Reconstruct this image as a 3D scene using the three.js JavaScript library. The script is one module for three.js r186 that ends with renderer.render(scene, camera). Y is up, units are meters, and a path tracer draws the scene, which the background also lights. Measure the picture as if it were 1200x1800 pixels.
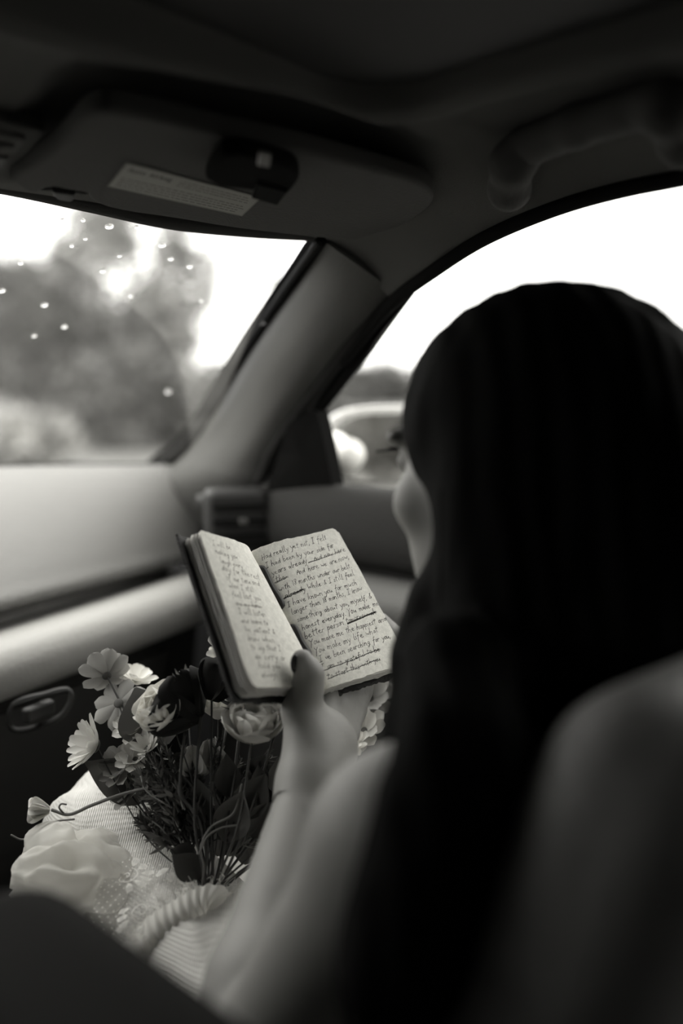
import * as THREE from 'three';
import { mergeGeometries } from 'three/addons/utils/BufferGeometryUtils.js';
import { RoundedBoxGeometry } from 'three/addons/geometries/RoundedBoxGeometry.js';

// ---------------------------------------------------------------- camera, sky, exposure
const scene = new THREE.Scene();
const CY = 1.1;                                  // the lens hangs 1.1 m above the ground, between the front seats
const FOCAL = 1750;                              // focal length in pixels of the 1200 x 1800 frame
const camera = new THREE.PerspectiveCamera(2 * Math.atan(900 / FOCAL) * 180 / Math.PI, 1200 / 1800, 0.02, 300);
camera.filmGauge = 36;
const YAW = 45 * Math.PI / 180, PITCH = Math.atan(240 / FOCAL);
camera.position.set(0, CY, 0);
camera.rotation.order = 'YXZ';
camera.rotation.set(-PITCH, -YAW, 0);
camera.focus = 0.92;
camera.userData.fStop = 1.5;
scene.add(camera);

// overcast daylight: an almost even white sky, a little brighter overhead
const SKY = 2.7;
{
  const w = 64, h = 32, d = new Float32Array(w * h * 4);
  for (let j = 0; j < h; j++) for (let i = 0; i < w; i++) {
    const el = ((j + 0.5) / h - 0.5) * Math.PI, k = SKY * (0.86 + 0.3 * Math.max(0, Math.sin(el)));
    d.set([k, k * 0.995, k * 0.985, 1], (j * w + i) * 4);
  }
  const sky = new THREE.DataTexture(d, w, h, THREE.RGBAFormat, THREE.FloatType);
  sky.mapping = THREE.EquirectangularReflectionMapping; sky.magFilter = THREE.LinearFilter; sky.needsUpdate = true;
  scene.background = sky; scene.environment = sky;
}
const renderer = new THREE.WebGLRenderer();
renderer.toneMapping = THREE.LinearToneMapping;
renderer.toneMappingExposure = 1.55;
renderer.shadowMap.enabled = true;

// ---------------------------------------------------------------- helpers
const V = (x, y, z) => new THREE.Vector3(x, y + CY, z);        // metres, height counted from the lens
const v3 = (x, y, z) => new THREE.Vector3(x, y, z);
const fwd = v3(Math.sin(YAW) * Math.cos(PITCH), -Math.sin(PITCH), -Math.cos(YAW) * Math.cos(PITCH));
const rgt = v3(Math.cos(YAW), 0, Math.sin(YAW));
const upv = v3(Math.sin(YAW) * Math.sin(PITCH), Math.cos(PITCH), -Math.cos(YAW) * Math.sin(PITCH));
const ray = (px, py) => fwd.clone().addScaledVector(rgt, (px - 600) / FOCAL).addScaledVector(upv, (900 - py) / FOCAL);
const at = (px, py, depth) => ray(px, py).multiplyScalar(depth).add(v3(0, CY, 0));   // the point that depth in metres puts behind a place of the photograph
const onPlane = (px, py, p0, n) => { const r = ray(px, py), o = v3(0, CY, 0); return o.addScaledVector(r, n.dot(p0.clone().sub(o)) / n.dot(r)); };
const lerp = THREE.MathUtils.lerp, clamp = THREE.MathUtils.clamp, smooth = THREE.MathUtils.smoothstep;
let seed = 7;
const rnd = () => { seed = (seed + 0x6d2b79f5) | 0; let t = Math.imul(seed ^ (seed >>> 15), 1 | seed); t = (t + Math.imul(t ^ (t >>> 7), 61 | t)) ^ t; return ((t ^ (t >>> 14)) >>> 0) / 4294967296; };
const rr = (a, b) => a + (b - a) * rnd();
const hash = (x, y, z) => { let n = Math.imul(x | 0, 374761393) + Math.imul(y | 0, 668265263) + Math.imul(z | 0, 974634757); n = Math.imul(n ^ (n >>> 13), 1274126177); return ((n ^ (n >>> 16)) >>> 0) / 4294967296; };
function noise(x, y, z = 0) {
  const xi = Math.floor(x), yi = Math.floor(y), zi = Math.floor(z), f = (t) => t * t * (3 - 2 * t), u = f(x - xi), v = f(y - yi), w = f(z - zi);
  const L = (c) => lerp(lerp(hash(xi, yi, zi + c), hash(xi + 1, yi, zi + c), u), lerp(hash(xi, yi + 1, zi + c), hash(xi + 1, yi + 1, zi + c), u), v);
  return lerp(L(0), L(1), w) * 2 - 1;
}
const fbm = (x, y, z = 0, o = 3) => { let s = 0, a = 0.5; for (let i = 0; i < o; i++) { s += a * noise(x, y, z); x *= 2.03; y *= 2.03; z *= 2.03; a *= 0.5; } return s; };

const used = new Map();
const numbered = (n) => { const k = used.get(n) ?? 0; used.set(n, k + 1); return k ? `${n}_${String(k).padStart(3, '0')}` : n; };
function mesh(name, geo, mat, parent) {
  const m = new THREE.Mesh(geo, mat); m.castShadow = m.receiveShadow = true;
  m.name = parent ? name : numbered(name); (parent ?? scene).add(m);
  return m;
}
function thing(name, label, category, group) {
  const o = new THREE.Group(); o.name = numbered(name); o.userData = { label, category }; if (group) o.userData.group = group; scene.add(o);
  return o;
}
function tag(o, label, category, group) { o.userData.label = label; o.userData.category = category; if (group) o.userData.group = group; return o; }
function struct(o, label, category) { o.userData.kind = 'structure'; if (label) o.userData.label = label; if (category) o.userData.category = category; return o; }
// a Group whose origin lies at the thing's base, without moving what is in it
function settle(o) {
  o.updateMatrixWorld(true);
  const b = new THREE.Box3().setFromObject(o), p = v3((b.min.x + b.max.x) / 2, b.min.y, (b.min.z + b.max.z) / 2);
  for (const c of o.children) c.position.sub(p);
  o.position.copy(p);
  return o;
}

// a surface fn(u, v) -> Vector3, u and v in 0..1, made solid with the thickness t; lists of u or v may replace the counts
function surf(nu, nv, fn, t = 0, flip = false) {
  const us = Array.isArray(nu) ? nu : Array.from({ length: nu + 1 }, (_, i) => i / nu), vs = Array.isArray(nv) ? nv : Array.from({ length: nv + 1 }, (_, i) => i / nv);
  const a = us.length, b = vs.length, p = [], n = [], uv = [], idx = [];
  const pts = us.map((u) => vs.map((v) => fn(u, v)));
  let su = 0; const ulen = us.map((_, i) => (i ? su += pts[i][b >> 1].distanceTo(pts[i - 1][b >> 1]) : 0));
  let sv = 0; const vlen = vs.map((_, j) => (j ? sv += pts[a >> 1][j].distanceTo(pts[a >> 1][j - 1]) : 0));
  const nor = (i, j) => {
    const du = pts[Math.min(i + 1, a - 1)][j].clone().sub(pts[Math.max(i - 1, 0)][j]), dv = pts[i][Math.min(j + 1, b - 1)].clone().sub(pts[i][Math.max(j - 1, 0)]);
    return du.cross(dv).normalize().multiplyScalar(flip ? -1 : 1);
  };
  for (let s = 0; s < (t ? 2 : 1); s++) for (let i = 0; i < a; i++) for (let j = 0; j < b; j++) {
    const q = pts[i][j], m = nor(i, j);
    p.push(q.x - m.x * t * s, q.y - m.y * t * s, q.z - m.z * t * s);
    n.push(...(s ? m.multiplyScalar(-1) : m).toArray()); uv.push(ulen[i], vlen[j]);
  }
  const quad = (x, y, z, w, f) => (f ? idx.push(x, z, y, y, z, w) : idx.push(x, y, z, y, w, z));
  for (let s = 0; s < (t ? 2 : 1); s++) for (let i = 0; i < a - 1; i++) for (let j = 0; j < b - 1; j++) {
    const o = s * a * b + i * b + j; quad(o, o + b, o + 1, o + b + 1, (s === 1) !== flip);
  }
  if (t) {
    const rim = (list) => {                        // own vertices, so that the rim keeps a hard edge
      for (let k = 0; k < list.length - 1; k++) {
        const base = p.length / 3, c = [list[k], list[k + 1], list[k] + a * b, list[k + 1] + a * b].map((q) => v3(p[q * 3], p[q * 3 + 1], p[q * 3 + 2]));
        const m = c[1].clone().sub(c[0]).cross(c[2].clone().sub(c[0])).normalize();
        for (const q of c) { p.push(q.x, q.y, q.z); n.push(m.x, m.y, m.z); uv.push(0, 0); }
        quad(base, base + 1, base + 2, base + 3, false);
      }
    };
    const I = (i, j) => i * b + j, R = (k) => Array.from({ length: k }, (_, i) => i);
    const e = [R(a).map((i) => I(i, 0)), R(a).map((i) => I(i, b - 1)).reverse(), R(b).map((j) => I(0, j)).reverse(), R(b).map((j) => I(a - 1, j))];
    for (const l of e) rim(flip ? l.slice().reverse() : l);
  }
  const g = new THREE.BufferGeometry();
  g.setAttribute('position', new THREE.Float32BufferAttribute(p, 3)); g.setAttribute('normal', new THREE.Float32BufferAttribute(n, 3)); g.setAttribute('uv', new THREE.Float32BufferAttribute(uv, 2)); g.setIndex(idx);
  return g;
}
// smooth curve through points, evaluated at 0..1
const curve = (pts) => { const c = new THREE.CatmullRomCurve3(pts, false, 'centripetal'); return (t) => c.getPoint(clamp(t, 0, 1)); };
// a smooth sheet through rows of points
function patch(rows, nu, nv, t, flip) {
  const cs = rows.map(curve);
  return surf(nu, nv, (u, v) => curve(cs.map((c) => c(v)))(u), t, flip);
}
function tube(pts, r, seg = 40, sides = 8, taper) {
  const c = new THREE.CatmullRomCurve3(pts, false, 'centripetal'), g = new THREE.TubeGeometry(c, seg, 1, sides, false);
  const p = g.attributes.position, q = v3(), o = v3();
  for (let i = 0; i <= seg; i++) {
    c.getPointAt(i / seg, o); const k = r * (taper ? taper(i / seg) : 1);
    for (let j = 0; j <= sides; j++) { const m = i * (sides + 1) + j; q.fromBufferAttribute(p, m).sub(o).multiplyScalar(k).add(o); p.setXYZ(m, q.x, q.y, q.z); }
  }
  const s = v3(), caps = [0, seg].map((i) => { c.getPointAt(i / seg, s); const sp = new THREE.SphereGeometry(r * (taper ? taper(i / seg) : 1), sides, 5); sp.translate(s.x, s.y, s.z); return sp; });
  return mergeGeometries([g, ...caps]);
}
// naive surface nets: the zero surface of a distance function inside a box
function nets(min, max, cell, f) {
  const nx = Math.ceil((max.x - min.x) / cell) + 1, ny = Math.ceil((max.y - min.y) / cell) + 1, nz = Math.ceil((max.z - min.z) / cell) + 1;
  const d = new Float32Array(nx * ny * nz), P = v3(), id = (i, j, k) => (k * ny + j) * nx + i;
  for (let k = 0; k < nz; k++) for (let j = 0; j < ny; j++) for (let i = 0; i < nx; i++) d[id(i, j, k)] = f(P.set(min.x + i * cell, min.y + j * cell, min.z + k * cell));
  const vert = new Int32Array(nx * ny * nz).fill(-1), p = [], idx = [];
  for (let k = 0; k < nz - 1; k++) for (let j = 0; j < ny - 1; j++) for (let i = 0; i < nx - 1; i++) {
    let x = 0, y = 0, z = 0, n = 0;
    const cut = (i0, j0, k0, i1, j1, k1) => { const a = d[id(i + i0, j + j0, k + k0)], b = d[id(i + i1, j + j1, k + k1)]; if ((a < 0) !== (b < 0)) { const t = a / (a - b); x += i0 + (i1 - i0) * t; y += j0 + (j1 - j0) * t; z += k0 + (k1 - k0) * t; n++; } };
    for (let b = 0; b < 2; b++) for (let c = 0; c < 2; c++) { cut(0, b, c, 1, b, c); cut(b, 0, c, b, 1, c); cut(b, c, 0, b, c, 1); }
    if (n) { vert[id(i, j, k)] = p.length / 3; p.push(min.x + (i + x / n) * cell, min.y + (j + y / n) * cell, min.z + (k + z / n) * cell); }
  }
  const face = (a, b, c, e, fl) => { if (a < 0 || b < 0 || c < 0 || e < 0) return; fl ? idx.push(a, c, b, a, e, c) : idx.push(a, b, c, a, c, e); };
  for (let k = 1; k < nz - 1; k++) for (let j = 1; j < ny - 1; j++) for (let i = 1; i < nx - 1; i++) {
    const a = d[id(i, j, k)] < 0;
    if (a !== d[id(i + 1, j, k)] < 0) face(vert[id(i, j - 1, k - 1)], vert[id(i, j, k - 1)], vert[id(i, j, k)], vert[id(i, j - 1, k)], !a);
    if (a !== d[id(i, j + 1, k)] < 0) face(vert[id(i - 1, j, k - 1)], vert[id(i - 1, j, k)], vert[id(i, j, k)], vert[id(i, j, k - 1)], !a);
    if (a !== d[id(i, j, k + 1)] < 0) face(vert[id(i - 1, j - 1, k)], vert[id(i, j - 1, k)], vert[id(i, j, k)], vert[id(i - 1, j, k)], !a);
  }
  const g = new THREE.BufferGeometry(), nn = new Float32Array(p.length), e = cell * 0.5, q = v3();
  for (let i = 0; i < p.length; i += 3) {
    const g3 = [0, 1, 2].map((c) => { q.set(p[i], p[i + 1], p[i + 2]); q.setComponent(c, p[i + c] + e); const a = f(q); q.setComponent(c, p[i + c] - e); return a - f(q); }), l = Math.hypot(...g3) || 1;
    nn.set([g3[0] / l, g3[1] / l, g3[2] / l], i);
  }
  g.setAttribute('position', new THREE.Float32BufferAttribute(p, 3)); g.setAttribute('normal', new THREE.BufferAttribute(nn, 3));
  g.setAttribute('uv', new THREE.Float32BufferAttribute(Array.from({ length: p.length / 3 }, (_, i) => [p[i * 3] + p[i * 3 + 2], p[i * 3 + 1]]).flat(), 2));
  g.setIndex(idx);
  return g;
}
const smin = (a, b, k) => { const h = clamp(0.5 + 0.5 * (b - a) / k, 0, 1); return lerp(b, a, h) - k * h * (1 - h); };
const _d = v3(), _e = v3();
function cone(p, a, b, ra, rb) { _d.subVectors(b, a); _e.subVectors(p, a); const t = clamp(_e.dot(_d) / _d.lengthSq(), 0, 1); return Math.sqrt((_e.x - _d.x * t) ** 2 + (_e.y - _d.y * t) ** 2 + (_e.z - _d.z * t) ** 2) - lerp(ra, rb, t); }
function ellipsoid(p, c, rx, ry, rz) { const x = (p.x - c.x) / rx, y = (p.y - c.y) / ry, z = (p.z - c.z) / rz, k0 = Math.hypot(x, y, z), k1 = Math.hypot(x / rx, y / ry, z / rz); return k1 ? k0 * (k0 - 1) / k1 : -Math.min(rx, ry, rz); }
// signed distance to a polygon in the plane
function polySd(px, py, poly) {
  let d = Infinity, s = 1;
  for (let i = 0, j = poly.length - 1; i < poly.length; j = i++) {
    const [ax, ay] = poly[i], [bx, by] = poly[j], ex = bx - ax, ey = by - ay, wx = px - ax, wy = py - ay, t = clamp((wx * ex + wy * ey) / (ex * ex + ey * ey || 1e-12), 0, 1);
    d = Math.min(d, (wx - ex * t) ** 2 + (wy - ey * t) ** 2);
    const c1 = py >= ay, c2 = py < by, c3 = ex * wy > ey * wx;
    if ((c1 && c2 && c3) || (!c1 && !c2 && !c3)) s = -s;
  }
  return s * Math.sqrt(d);
}
const spline2 = (pts, n, closed = true) => new THREE.SplineCurve((closed ? [...pts, pts[0]] : pts).map((p) => new THREE.Vector2(...p))).getPoints(n).map((p) => [p.x, p.y]);

// ---------------------------------------------------------------- materials: greys with a trace of warmth, as the print has
const grey = (v) => new THREE.Color().setRGB(v, v * 0.99, v * 0.95);
const std = (v, rough = 0.7, more = {}) => new THREE.MeshPhysicalMaterial({ color: grey(v), roughness: rough, ...more });
function noiseTex(size, fn, srgb = false) {
  const d = new Uint8Array(size * size * 4);
  for (let j = 0; j < size; j++) for (let i = 0; i < size; i++) { const k = clamp(fn(i / size, j / size) * 255, 0, 255); d.set([k, k, k, 255], (j * size + i) * 4); }
  const t = new THREE.DataTexture(d, size, size); t.wrapS = t.wrapT = THREE.RepeatWrapping; t.magFilter = THREE.LinearFilter; if (srgb) t.colorSpace = THREE.SRGBColorSpace; t.needsUpdate = true;
  return t;
}
const rep = (t, k) => { const c = t.clone(); c.repeat.set(k, k); c.needsUpdate = true; return c; };
const wrapN = (u, v, f, s = 0) => { const a = 2 * Math.PI; return fbm(Math.cos(u * a) * f / a + 9 + s, Math.sin(u * a) * f / a + Math.cos(v * a) * f / a * 1.3 + 5, Math.sin(v * a) * f / a + 3, 3); };
const grain = noiseTex(256, (u, v) => 0.5 + 0.9 * wrapN(u, v, 60));           // moulded plastic
const felt = noiseTex(256, (u, v) => 0.5 + 0.5 * wrapN(u, v, 90) + 0.5 * (rnd() - 0.5));   // headliner cloth
const M = {
  headliner: std(0.105, 0.95, { bumpMap: rep(felt, 12), bumpScale: 0.0006, specularIntensity: 0.3 }),
  visor: std(0.075, 0.85, { bumpMap: rep(grain, 9), bumpScale: 0.0005, specularIntensity: 0.4 }),
  pillar: std(0.1, 0.75, { bumpMap: rep(grain, 9), bumpScale: 0.0004, specularIntensity: 0.4 }),
  dashTop: std(0.155, 0.62, { bumpMap: rep(grain, 8), bumpScale: 0.0006 }),
  dashLow: std(0.36, 0.55, { bumpMap: rep(grain, 8), bumpScale: 0.0005 }),
  door: std(0.026, 0.8, { specularIntensity: 0.35, bumpMap: rep(grain, 8), bumpScale: 0.0005 }),
  doorArm: std(0.1, 0.7, { bumpMap: rep(grain, 8), bumpScale: 0.0005 }),
  rubber: std(0.006, 0.9, { specularIntensity: 0.2 }),
  dark: std(0.012, 0.6),
  carpet: std(0.03, 1),
  leather: std(0.13, 0.6, { bumpMap: rep(grain, 7), bumpScale: 0.0008 }),
  glass: new THREE.MeshPhysicalMaterial({ color: grey(0.95), roughness: 0, transmission: 1, thickness: 0, ior: 1.5 }),
  tinted: new THREE.MeshPhysicalMaterial({ color: grey(0.04), roughness: 0, transmission: 1, thickness: 0, ior: 1.5 }),
};
// ---------------------------------------------------------------- the car's shell
// heights are counted from the lens; x runs to the passenger's door, -z to the windscreen
const edgeC = curve([at(600, 629, 1.175), at(645, 571, 1.12), at(690, 520, 1.062), at(760, 467, 1.0), at(830, 420, 0.957), at(900, 385, 0.92), at(1000, 347, 0.872), at(1100, 320, 0.826), at(1200, 300, 0.783), V(0.735, 0.165, -0.2), V(0.735, 0.16, 0.2), V(0.735, 0.12, 0.7), V(0.735, 0.06, 1.05)]);
const edgePts = Array.from({ length: 161 }, (_, i) => edgeC(i / 160));
function edgeAt(z) {                                      // the top of the door window at a given z
  if (z <= edgePts[0].z) return edgePts[0];
  for (let i = 1; i < edgePts.length; i++) if (edgePts[i].z >= z) { const a = edgePts[i - 1], b = edgePts[i], t = (z - a.z) / (b.z - a.z || 1); return a.clone().lerp(b, t); }
  return edgePts[160];
}
const headZ = (x) => { const k = Math.abs(x - 0.2); return -(0.87 - 0.3 * k * k - 0.3 * Math.max(0, k - 0.3) ** 2); };   // the header above the windscreen
// visor outline on its own plane
const visP = [at(20, 325, 0.80), at(185, 196, 0.665), at(752, 335, 0.862)];
const visN = visP[1].clone().sub(visP[0]).cross(visP[2].clone().sub(visP[0])).normalize(); if (visN.y > 0) visN.negate();   // faces down
const visPx = [[17, 318], [70, 284], [112, 248], [148, 210], [185, 196], [235, 203], [370, 233], [520, 265], [640, 296], [728, 320], [758, 338], [762, 352], [752, 368], [715, 394], [682, 412], [650, 423], [560, 419], [420, 403], [300, 384], [230, 374], [184, 364], [160, 353], [150, 341], [120, 336], [90, 331], [66, 340], [42, 336]];
const visW = visPx.map(([x, y]) => onPlane(x, y, visP[0], visN));
const visXZ = visW.map((p) => [p.x, p.z]);
const roofY = (x, z) => {
  const f = clamp((-z - 0.46) / 0.36, 0, 1), r = clamp((z - 0.1) / 1, 0, 1);
  return 0.215 - 0.05 * Math.pow(f, 1.4) - 0.02 * ((x - 0.2) / 0.5) ** 2 - 0.12 * r * r;
};
const SUN = { x: 0.588, z: -0.560 };
function ceilingY(x, z) {
  const e = edgeAt(z), y0 = roofY(x, z), t = clamp((x - 0.62) / (e.x - 0.62), 0, 1);
  let y = lerp(y0, e.y - CY, 0.25 * t * t + 0.75 * Math.pow(t, 3.2));
  // sunroof opening: a rolled lip, then the panel a little higher
  const ax = x - (SUN.x - 0.07), az = (SUN.z + 0.07) - z, d = Math.max(ax, 0) && Math.max(az, 0) ? Math.hypot(ax, az) - 0.07 : Math.max(ax, az) - 0.07;
  y += 0.024 * (1 - smooth(d, -0.014, 0.002)) - 0.006 * Math.exp(-((d - 0.016) ** 2) / 0.00015) ;
  // pocket that takes the visor
  const dv = polySd(x, z, visXZ);
  if (dv < 0.05 && z > -0.9) y += 0.017 * (1 - smooth(dv, -0.006, 0.034)) * smooth(z - headZ(x), 0.0, 0.06) * (1 - smooth(x, 0.6, 0.72));
  return y;
}
{
  const us = []; for (let k = 0; k <= 30; k++) us.push(k / 30 * 0.28 ** 1); for (let k = 1; k <= 150; k++) us.push(0.28 + k / 150 * 0.72);          // across, dense on the passenger's side
  const vs = []; for (let k = 0; k <= 150; k++) vs.push(k / 150 * 0.3); for (let k = 1; k <= 40; k++) vs.push(0.3 + k / 40 * 0.7);                   // front to back
  const g = surf(us, vs, (u, v) => {
    const z0 = headZ(Math.min(0.2 + (u - 0.5) * 1.2, 0.72)); let z = lerp(z0, 1.05, v);
    const e = edgeAt(z), x = lerp(-0.34, e.x, u); z = lerp(headZ(x), 1.05, v);
    return V(x, ceilingY(x, z), z);
  }, 0.012, false);
  const c = mesh('ceiling', g, M.headliner);
  struct(c, 'dark cloth headliner with a rolled lip round the sunroof', 'ceiling');
  // roof skin above, so that no daylight leaks in
  mesh('roof_skin', surf(20, 20, (u, v) => V(lerp(-0.40, 0.78, u), 0.255 - 0.2 * (u - 0.5) ** 2 - 0.09 * Math.max(0, 0.35 - v) - 0.1 * v * v, lerp(-0.80, 1.1, v)), 0.008), M.dark, c);
}
// moulding along the header, over the windscreen's upper edge
struct(mesh('trim_6', tube(Array.from({ length: 15 }, (_, i) => { const x = lerp(-0.33, 0.735, i / 14); return V(x, roofY(x, headZ(x)) + 0.006 - 0.012 * smooth(x, 0.4, 0.64), headZ(x) + 0.004); }), 0.009, 80, 10), M.visor), 'dark moulding along the upper edge of the windscreen', 'trim');
// weatherstrip round the door window
{
  const p = edgePts.filter((_, i) => i % 4 === 0).map((q) => q.clone().add(v3(0.004, -0.004, 0)));
  const w = mesh('trim_2', tube(p, 0.0075, 160, 8), M.rubber); struct(w, 'black rubber seal along the top of the door window', 'trim');
}
// windscreen
const baseZ = (x) => -(1.55 - 0.65 * (x - 0.2) ** 2);
const GLASS_Y0 = -0.137;
const headPt = (x) => V(x, roofY(x, headZ(x)) - 0.004, headZ(x) - 0.004);
function screenPt(u, v, off = 0) {                       // u across, v from the dashboard up
  const a = lerp(-0.48, 0.92, u), b = lerp(-0.31, 0.725, u), p = V(a, GLASS_Y0 - 0.01, baseZ(a) - 0.012), q = headPt(b), r = p.lerp(q, v);
  r.y += 0.02 * Math.sin(Math.PI * v); r.z -= 0.006 * Math.sin(Math.PI * v) + off;
  return r;
}
const screen = struct(mesh('window_1', surf(40, 24, (u, v) => screenPt(u, v), 0), M.glass), 'sloping windscreen flecked with drops and road dust', 'window');
mesh('black_border', tube(Array.from({ length: 30 }, (_, i) => screenPt(0.02 + 0.96 * i / 29, 0.03).add(v3(0, 0, 0.008))), 0.0065, 80, 8), M.rubber, screen);
// A pillar on the passenger's side
{
  const L = [[575, 428, 1.02], [545, 470, 1.09], [500, 532, 1.175], [455, 597, 1.26], [415, 660, 1.345], [380, 722, 1.42], [350, 768, 1.47], [322, 800, 1.49], [296, 822, 1.5], [268, 850, 1.5], [250, 915, 1.5]].map((a) => at(...a));
  const R = [[694, 512, 1.07], [664, 548, 1.10], [622, 600, 1.15], [580, 655, 1.20], [545, 702, 1.25], [512, 745, 1.29], [486, 785, 1.32], [468, 820, 1.345], [455, 850, 1.36], [446, 890, 1.40], [436, 950, 1.48]].map((a) => at(...a));
  const n = L.length, mid = (k, out) => L.map((p, i) => { const q = p.clone().lerp(R[i], k); const n2 = q.clone().sub(v3(0, CY, 0)).normalize(); return q.addScaledVector(n2, -out * (1 + 0.5 * i / n) * [0.35, 0.7, 0.9, 1, 1, 1, 1, 0.95, 0.8, 0.5, 0][Math.min(i, 10)]); });
  const g = patch([L.map((p) => p.clone().add(v3(0.012, 0.004, -0.03))), L, mid(0.06, 0.012), mid(0.2, 0.026), mid(0.45, 0.036), mid(0.7, 0.03), mid(0.88, 0.012), R.map((p) => p.clone().add(v3(0.012, 0, 0)))], 36, 48, 0.004, true);
  const t = struct(mesh('trim_1', g, M.pillar), 'grey moulded cover of the windscreen pillar', 'trim');
  mesh('outer_pillar', patch([L.map((p) => p.clone().add(v3(0.02, 0.012, -0.05))), mid(0.5, -0.05), R.map((p) => p.clone().add(v3(0.05, 0.01, -0.02)))], 8, 20, 0.01), M.rubber, t);
  mesh('seal', tube(L.slice(0, -2).map((p) => p.clone().add(v3(-0.003, 0.003, -0.006))), 0.006, 60, 8), M.rubber, t);
  mesh('door_seal', tube(R.slice(0, -2).map((p) => p.clone().add(v3(0.0, 0.004, 0.0))), 0.009, 60, 8, (q) => Math.min(1, 0.15 + 3 * q)), M.door, t);
  mesh('door_seal', tube(R.slice(0, -2).map((p) => p.clone().add(v3(0.014, 0.0, 0.016))), 0.008, 60, 8, (q) => Math.min(1, 0.15 + 3 * q)), M.rubber, t);
}
// the driver's side, the back and the floor close the cabin; the glass there is deeply tinted
{
  struct(mesh('wall_left', new THREE.BoxGeometry(0.04, 0.75, 2.8).translate(-0.5, CY - 0.535, -0.3), M.dark), 'dark door shell on the driver side', 'wall');
  struct(mesh('trim_4', new THREE.BoxGeometry(0.04, 0.4, 0.12).translate(-0.44, CY + 0.02, 0.35), M.dark), 'dark centre post on the driver side', 'trim');
  struct(mesh('trim_5', new THREE.BoxGeometry(0.12, 0.05, 1.9).translate(-0.38, CY + 0.19, 0.15), M.dark), 'dark roof rail on the driver side', 'trim');
  struct(mesh('trim_3', tube([V(-0.33, 0.16, -0.76), V(-0.4, 0.05, -1.0), V(-0.48, -0.14, -1.26)], 0.04, 20, 8), M.pillar), 'windscreen pillar cover on the driver side', 'trim');
  struct(mesh('window_3', surf(1, 1, (u, v) => V(lerp(-0.49, -0.40, v), lerp(-0.16, 0.18, v), lerp(-1.25, 1.1, u))), M.tinted), 'dark tinted window on the driver side', 'window');
  struct(mesh('wall_back', new THREE.BoxGeometry(1.5, 1.2, 0.04).translate(0.18, CY - 0.4, 1.1), M.dark), 'dark rear bulkhead behind the seats', 'wall');
  struct(mesh('floor', new THREE.BoxGeometry(1.5, 0.04, 3.2).translate(0.2, 0.2, -0.4), M.carpet), 'dark carpeted cabin floor', 'floor');
  struct(mesh('wall_front', new THREE.BoxGeometry(1.5, 0.72, 0.04).translate(0.2, 0.55, -1.62), M.dark), 'dark bulkhead behind the dashboard', 'wall');
}

// ---------------------------------------------------------------- passenger door
{
  const d = struct(new THREE.Group()); d.name = 'door_1'; scene.add(d); d.userData.label = 'passenger door with a dark padded top and armrest'; d.userData.category = 'door';
  const prof = [[0.945, -0.15], [0.90, -0.139], [0.882, -0.142], [0.868, -0.155], [0.858, -0.185], [0.857, -0.21], [0.864, -0.228], [0.878, -0.236]];
  const z0 = -1.13, z1 = 0.9;
  const lift = (z) => 0.014 * smooth(z, -1.0, -0.2);
  const sweep = (pr, za, zb, n = 24) => surf(n, pr.length * 4, (u, v) => { const z = lerp(za, zb, u), q = curve(pr.map(([x, y]) => v3(x, y, 0)))(v); return V(q.x, q.y + lift(z), z); }, 0.006, true);
  mesh('upper_pad', sweep(prof, z0, z1), M.door, d);
  mesh('inset_panel', sweep([[0.885, -0.232], [0.882, -0.26], [0.88, -0.30], [0.88, -0.33]], z0, z1, 12), M.door, d);
  mesh('armrest', sweep([[0.885, -0.245], [0.85, -0.243], [0.825, -0.247], [0.81, -0.262], [0.812, -0.285], [0.835, -0.315], [0.86, -0.345], [0.88, -0.40]], -0.98, z1), M.doorArm, d);
  mesh('lower_panel', sweep([[0.88, -0.33], [0.868, -0.5], [0.86, -0.7], [0.88, -0.85]], z0, z1, 12), M.door, d);
  mesh('outer_skin', new THREE.BoxGeometry(0.02, 0.75, 2.8).translate(0.965, CY - 0.535, -0.3), M.dark, d);
  // triangular cover where the mirror is bolted on
  const s = [[492, 792, 1.30], [505, 748, 1.27], [540, 722, 1.245], [556, 726, 1.24], [572, 790, 1.255], [586, 862, 1.275], [520, 872, 1.31], [462, 878, 1.345]].map((a) => at(...a));
  const pos = [], c = s.reduce((a, p) => a.add(p), v3(0, 0, 0)).multiplyScalar(1 / s.length), o = v3(0.02, 0.002, 0);
  for (let i = 0; i < s.length; i++) { const a = s[i], b = s[(i + 1) % s.length]; for (const t of [[c, a, b], [c.clone().add(o), b.clone().add(o), a.clone().add(o)], [a, a.clone().add(o), b], [b, a.clone().add(o), b.clone().add(o)]]) for (const q of t) pos.push(q.x, q.y, q.z); }
  const g = new THREE.BufferGeometry(); g.setAttribute('position', new THREE.Float32BufferAttribute(pos, 3)); g.computeVertexNormals(); g.setAttribute('uv', new THREE.Float32BufferAttribute(new Float32Array(pos.length / 3 * 2), 2));
  mesh('mirror_mount_cover', g, M.rubber, d);
}
struct(mesh('window_2', surf(24, 8, (u, v) => { const e = edgeC(lerp(0, 1, u)), b = V(0.925, -0.15, lerp(-1.14, 1.0, u)); return b.lerp(e.clone().add(v3(0.012, 0, 0)), v); }), M.glass), 'clear side window of the passenger door', 'window');

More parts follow.
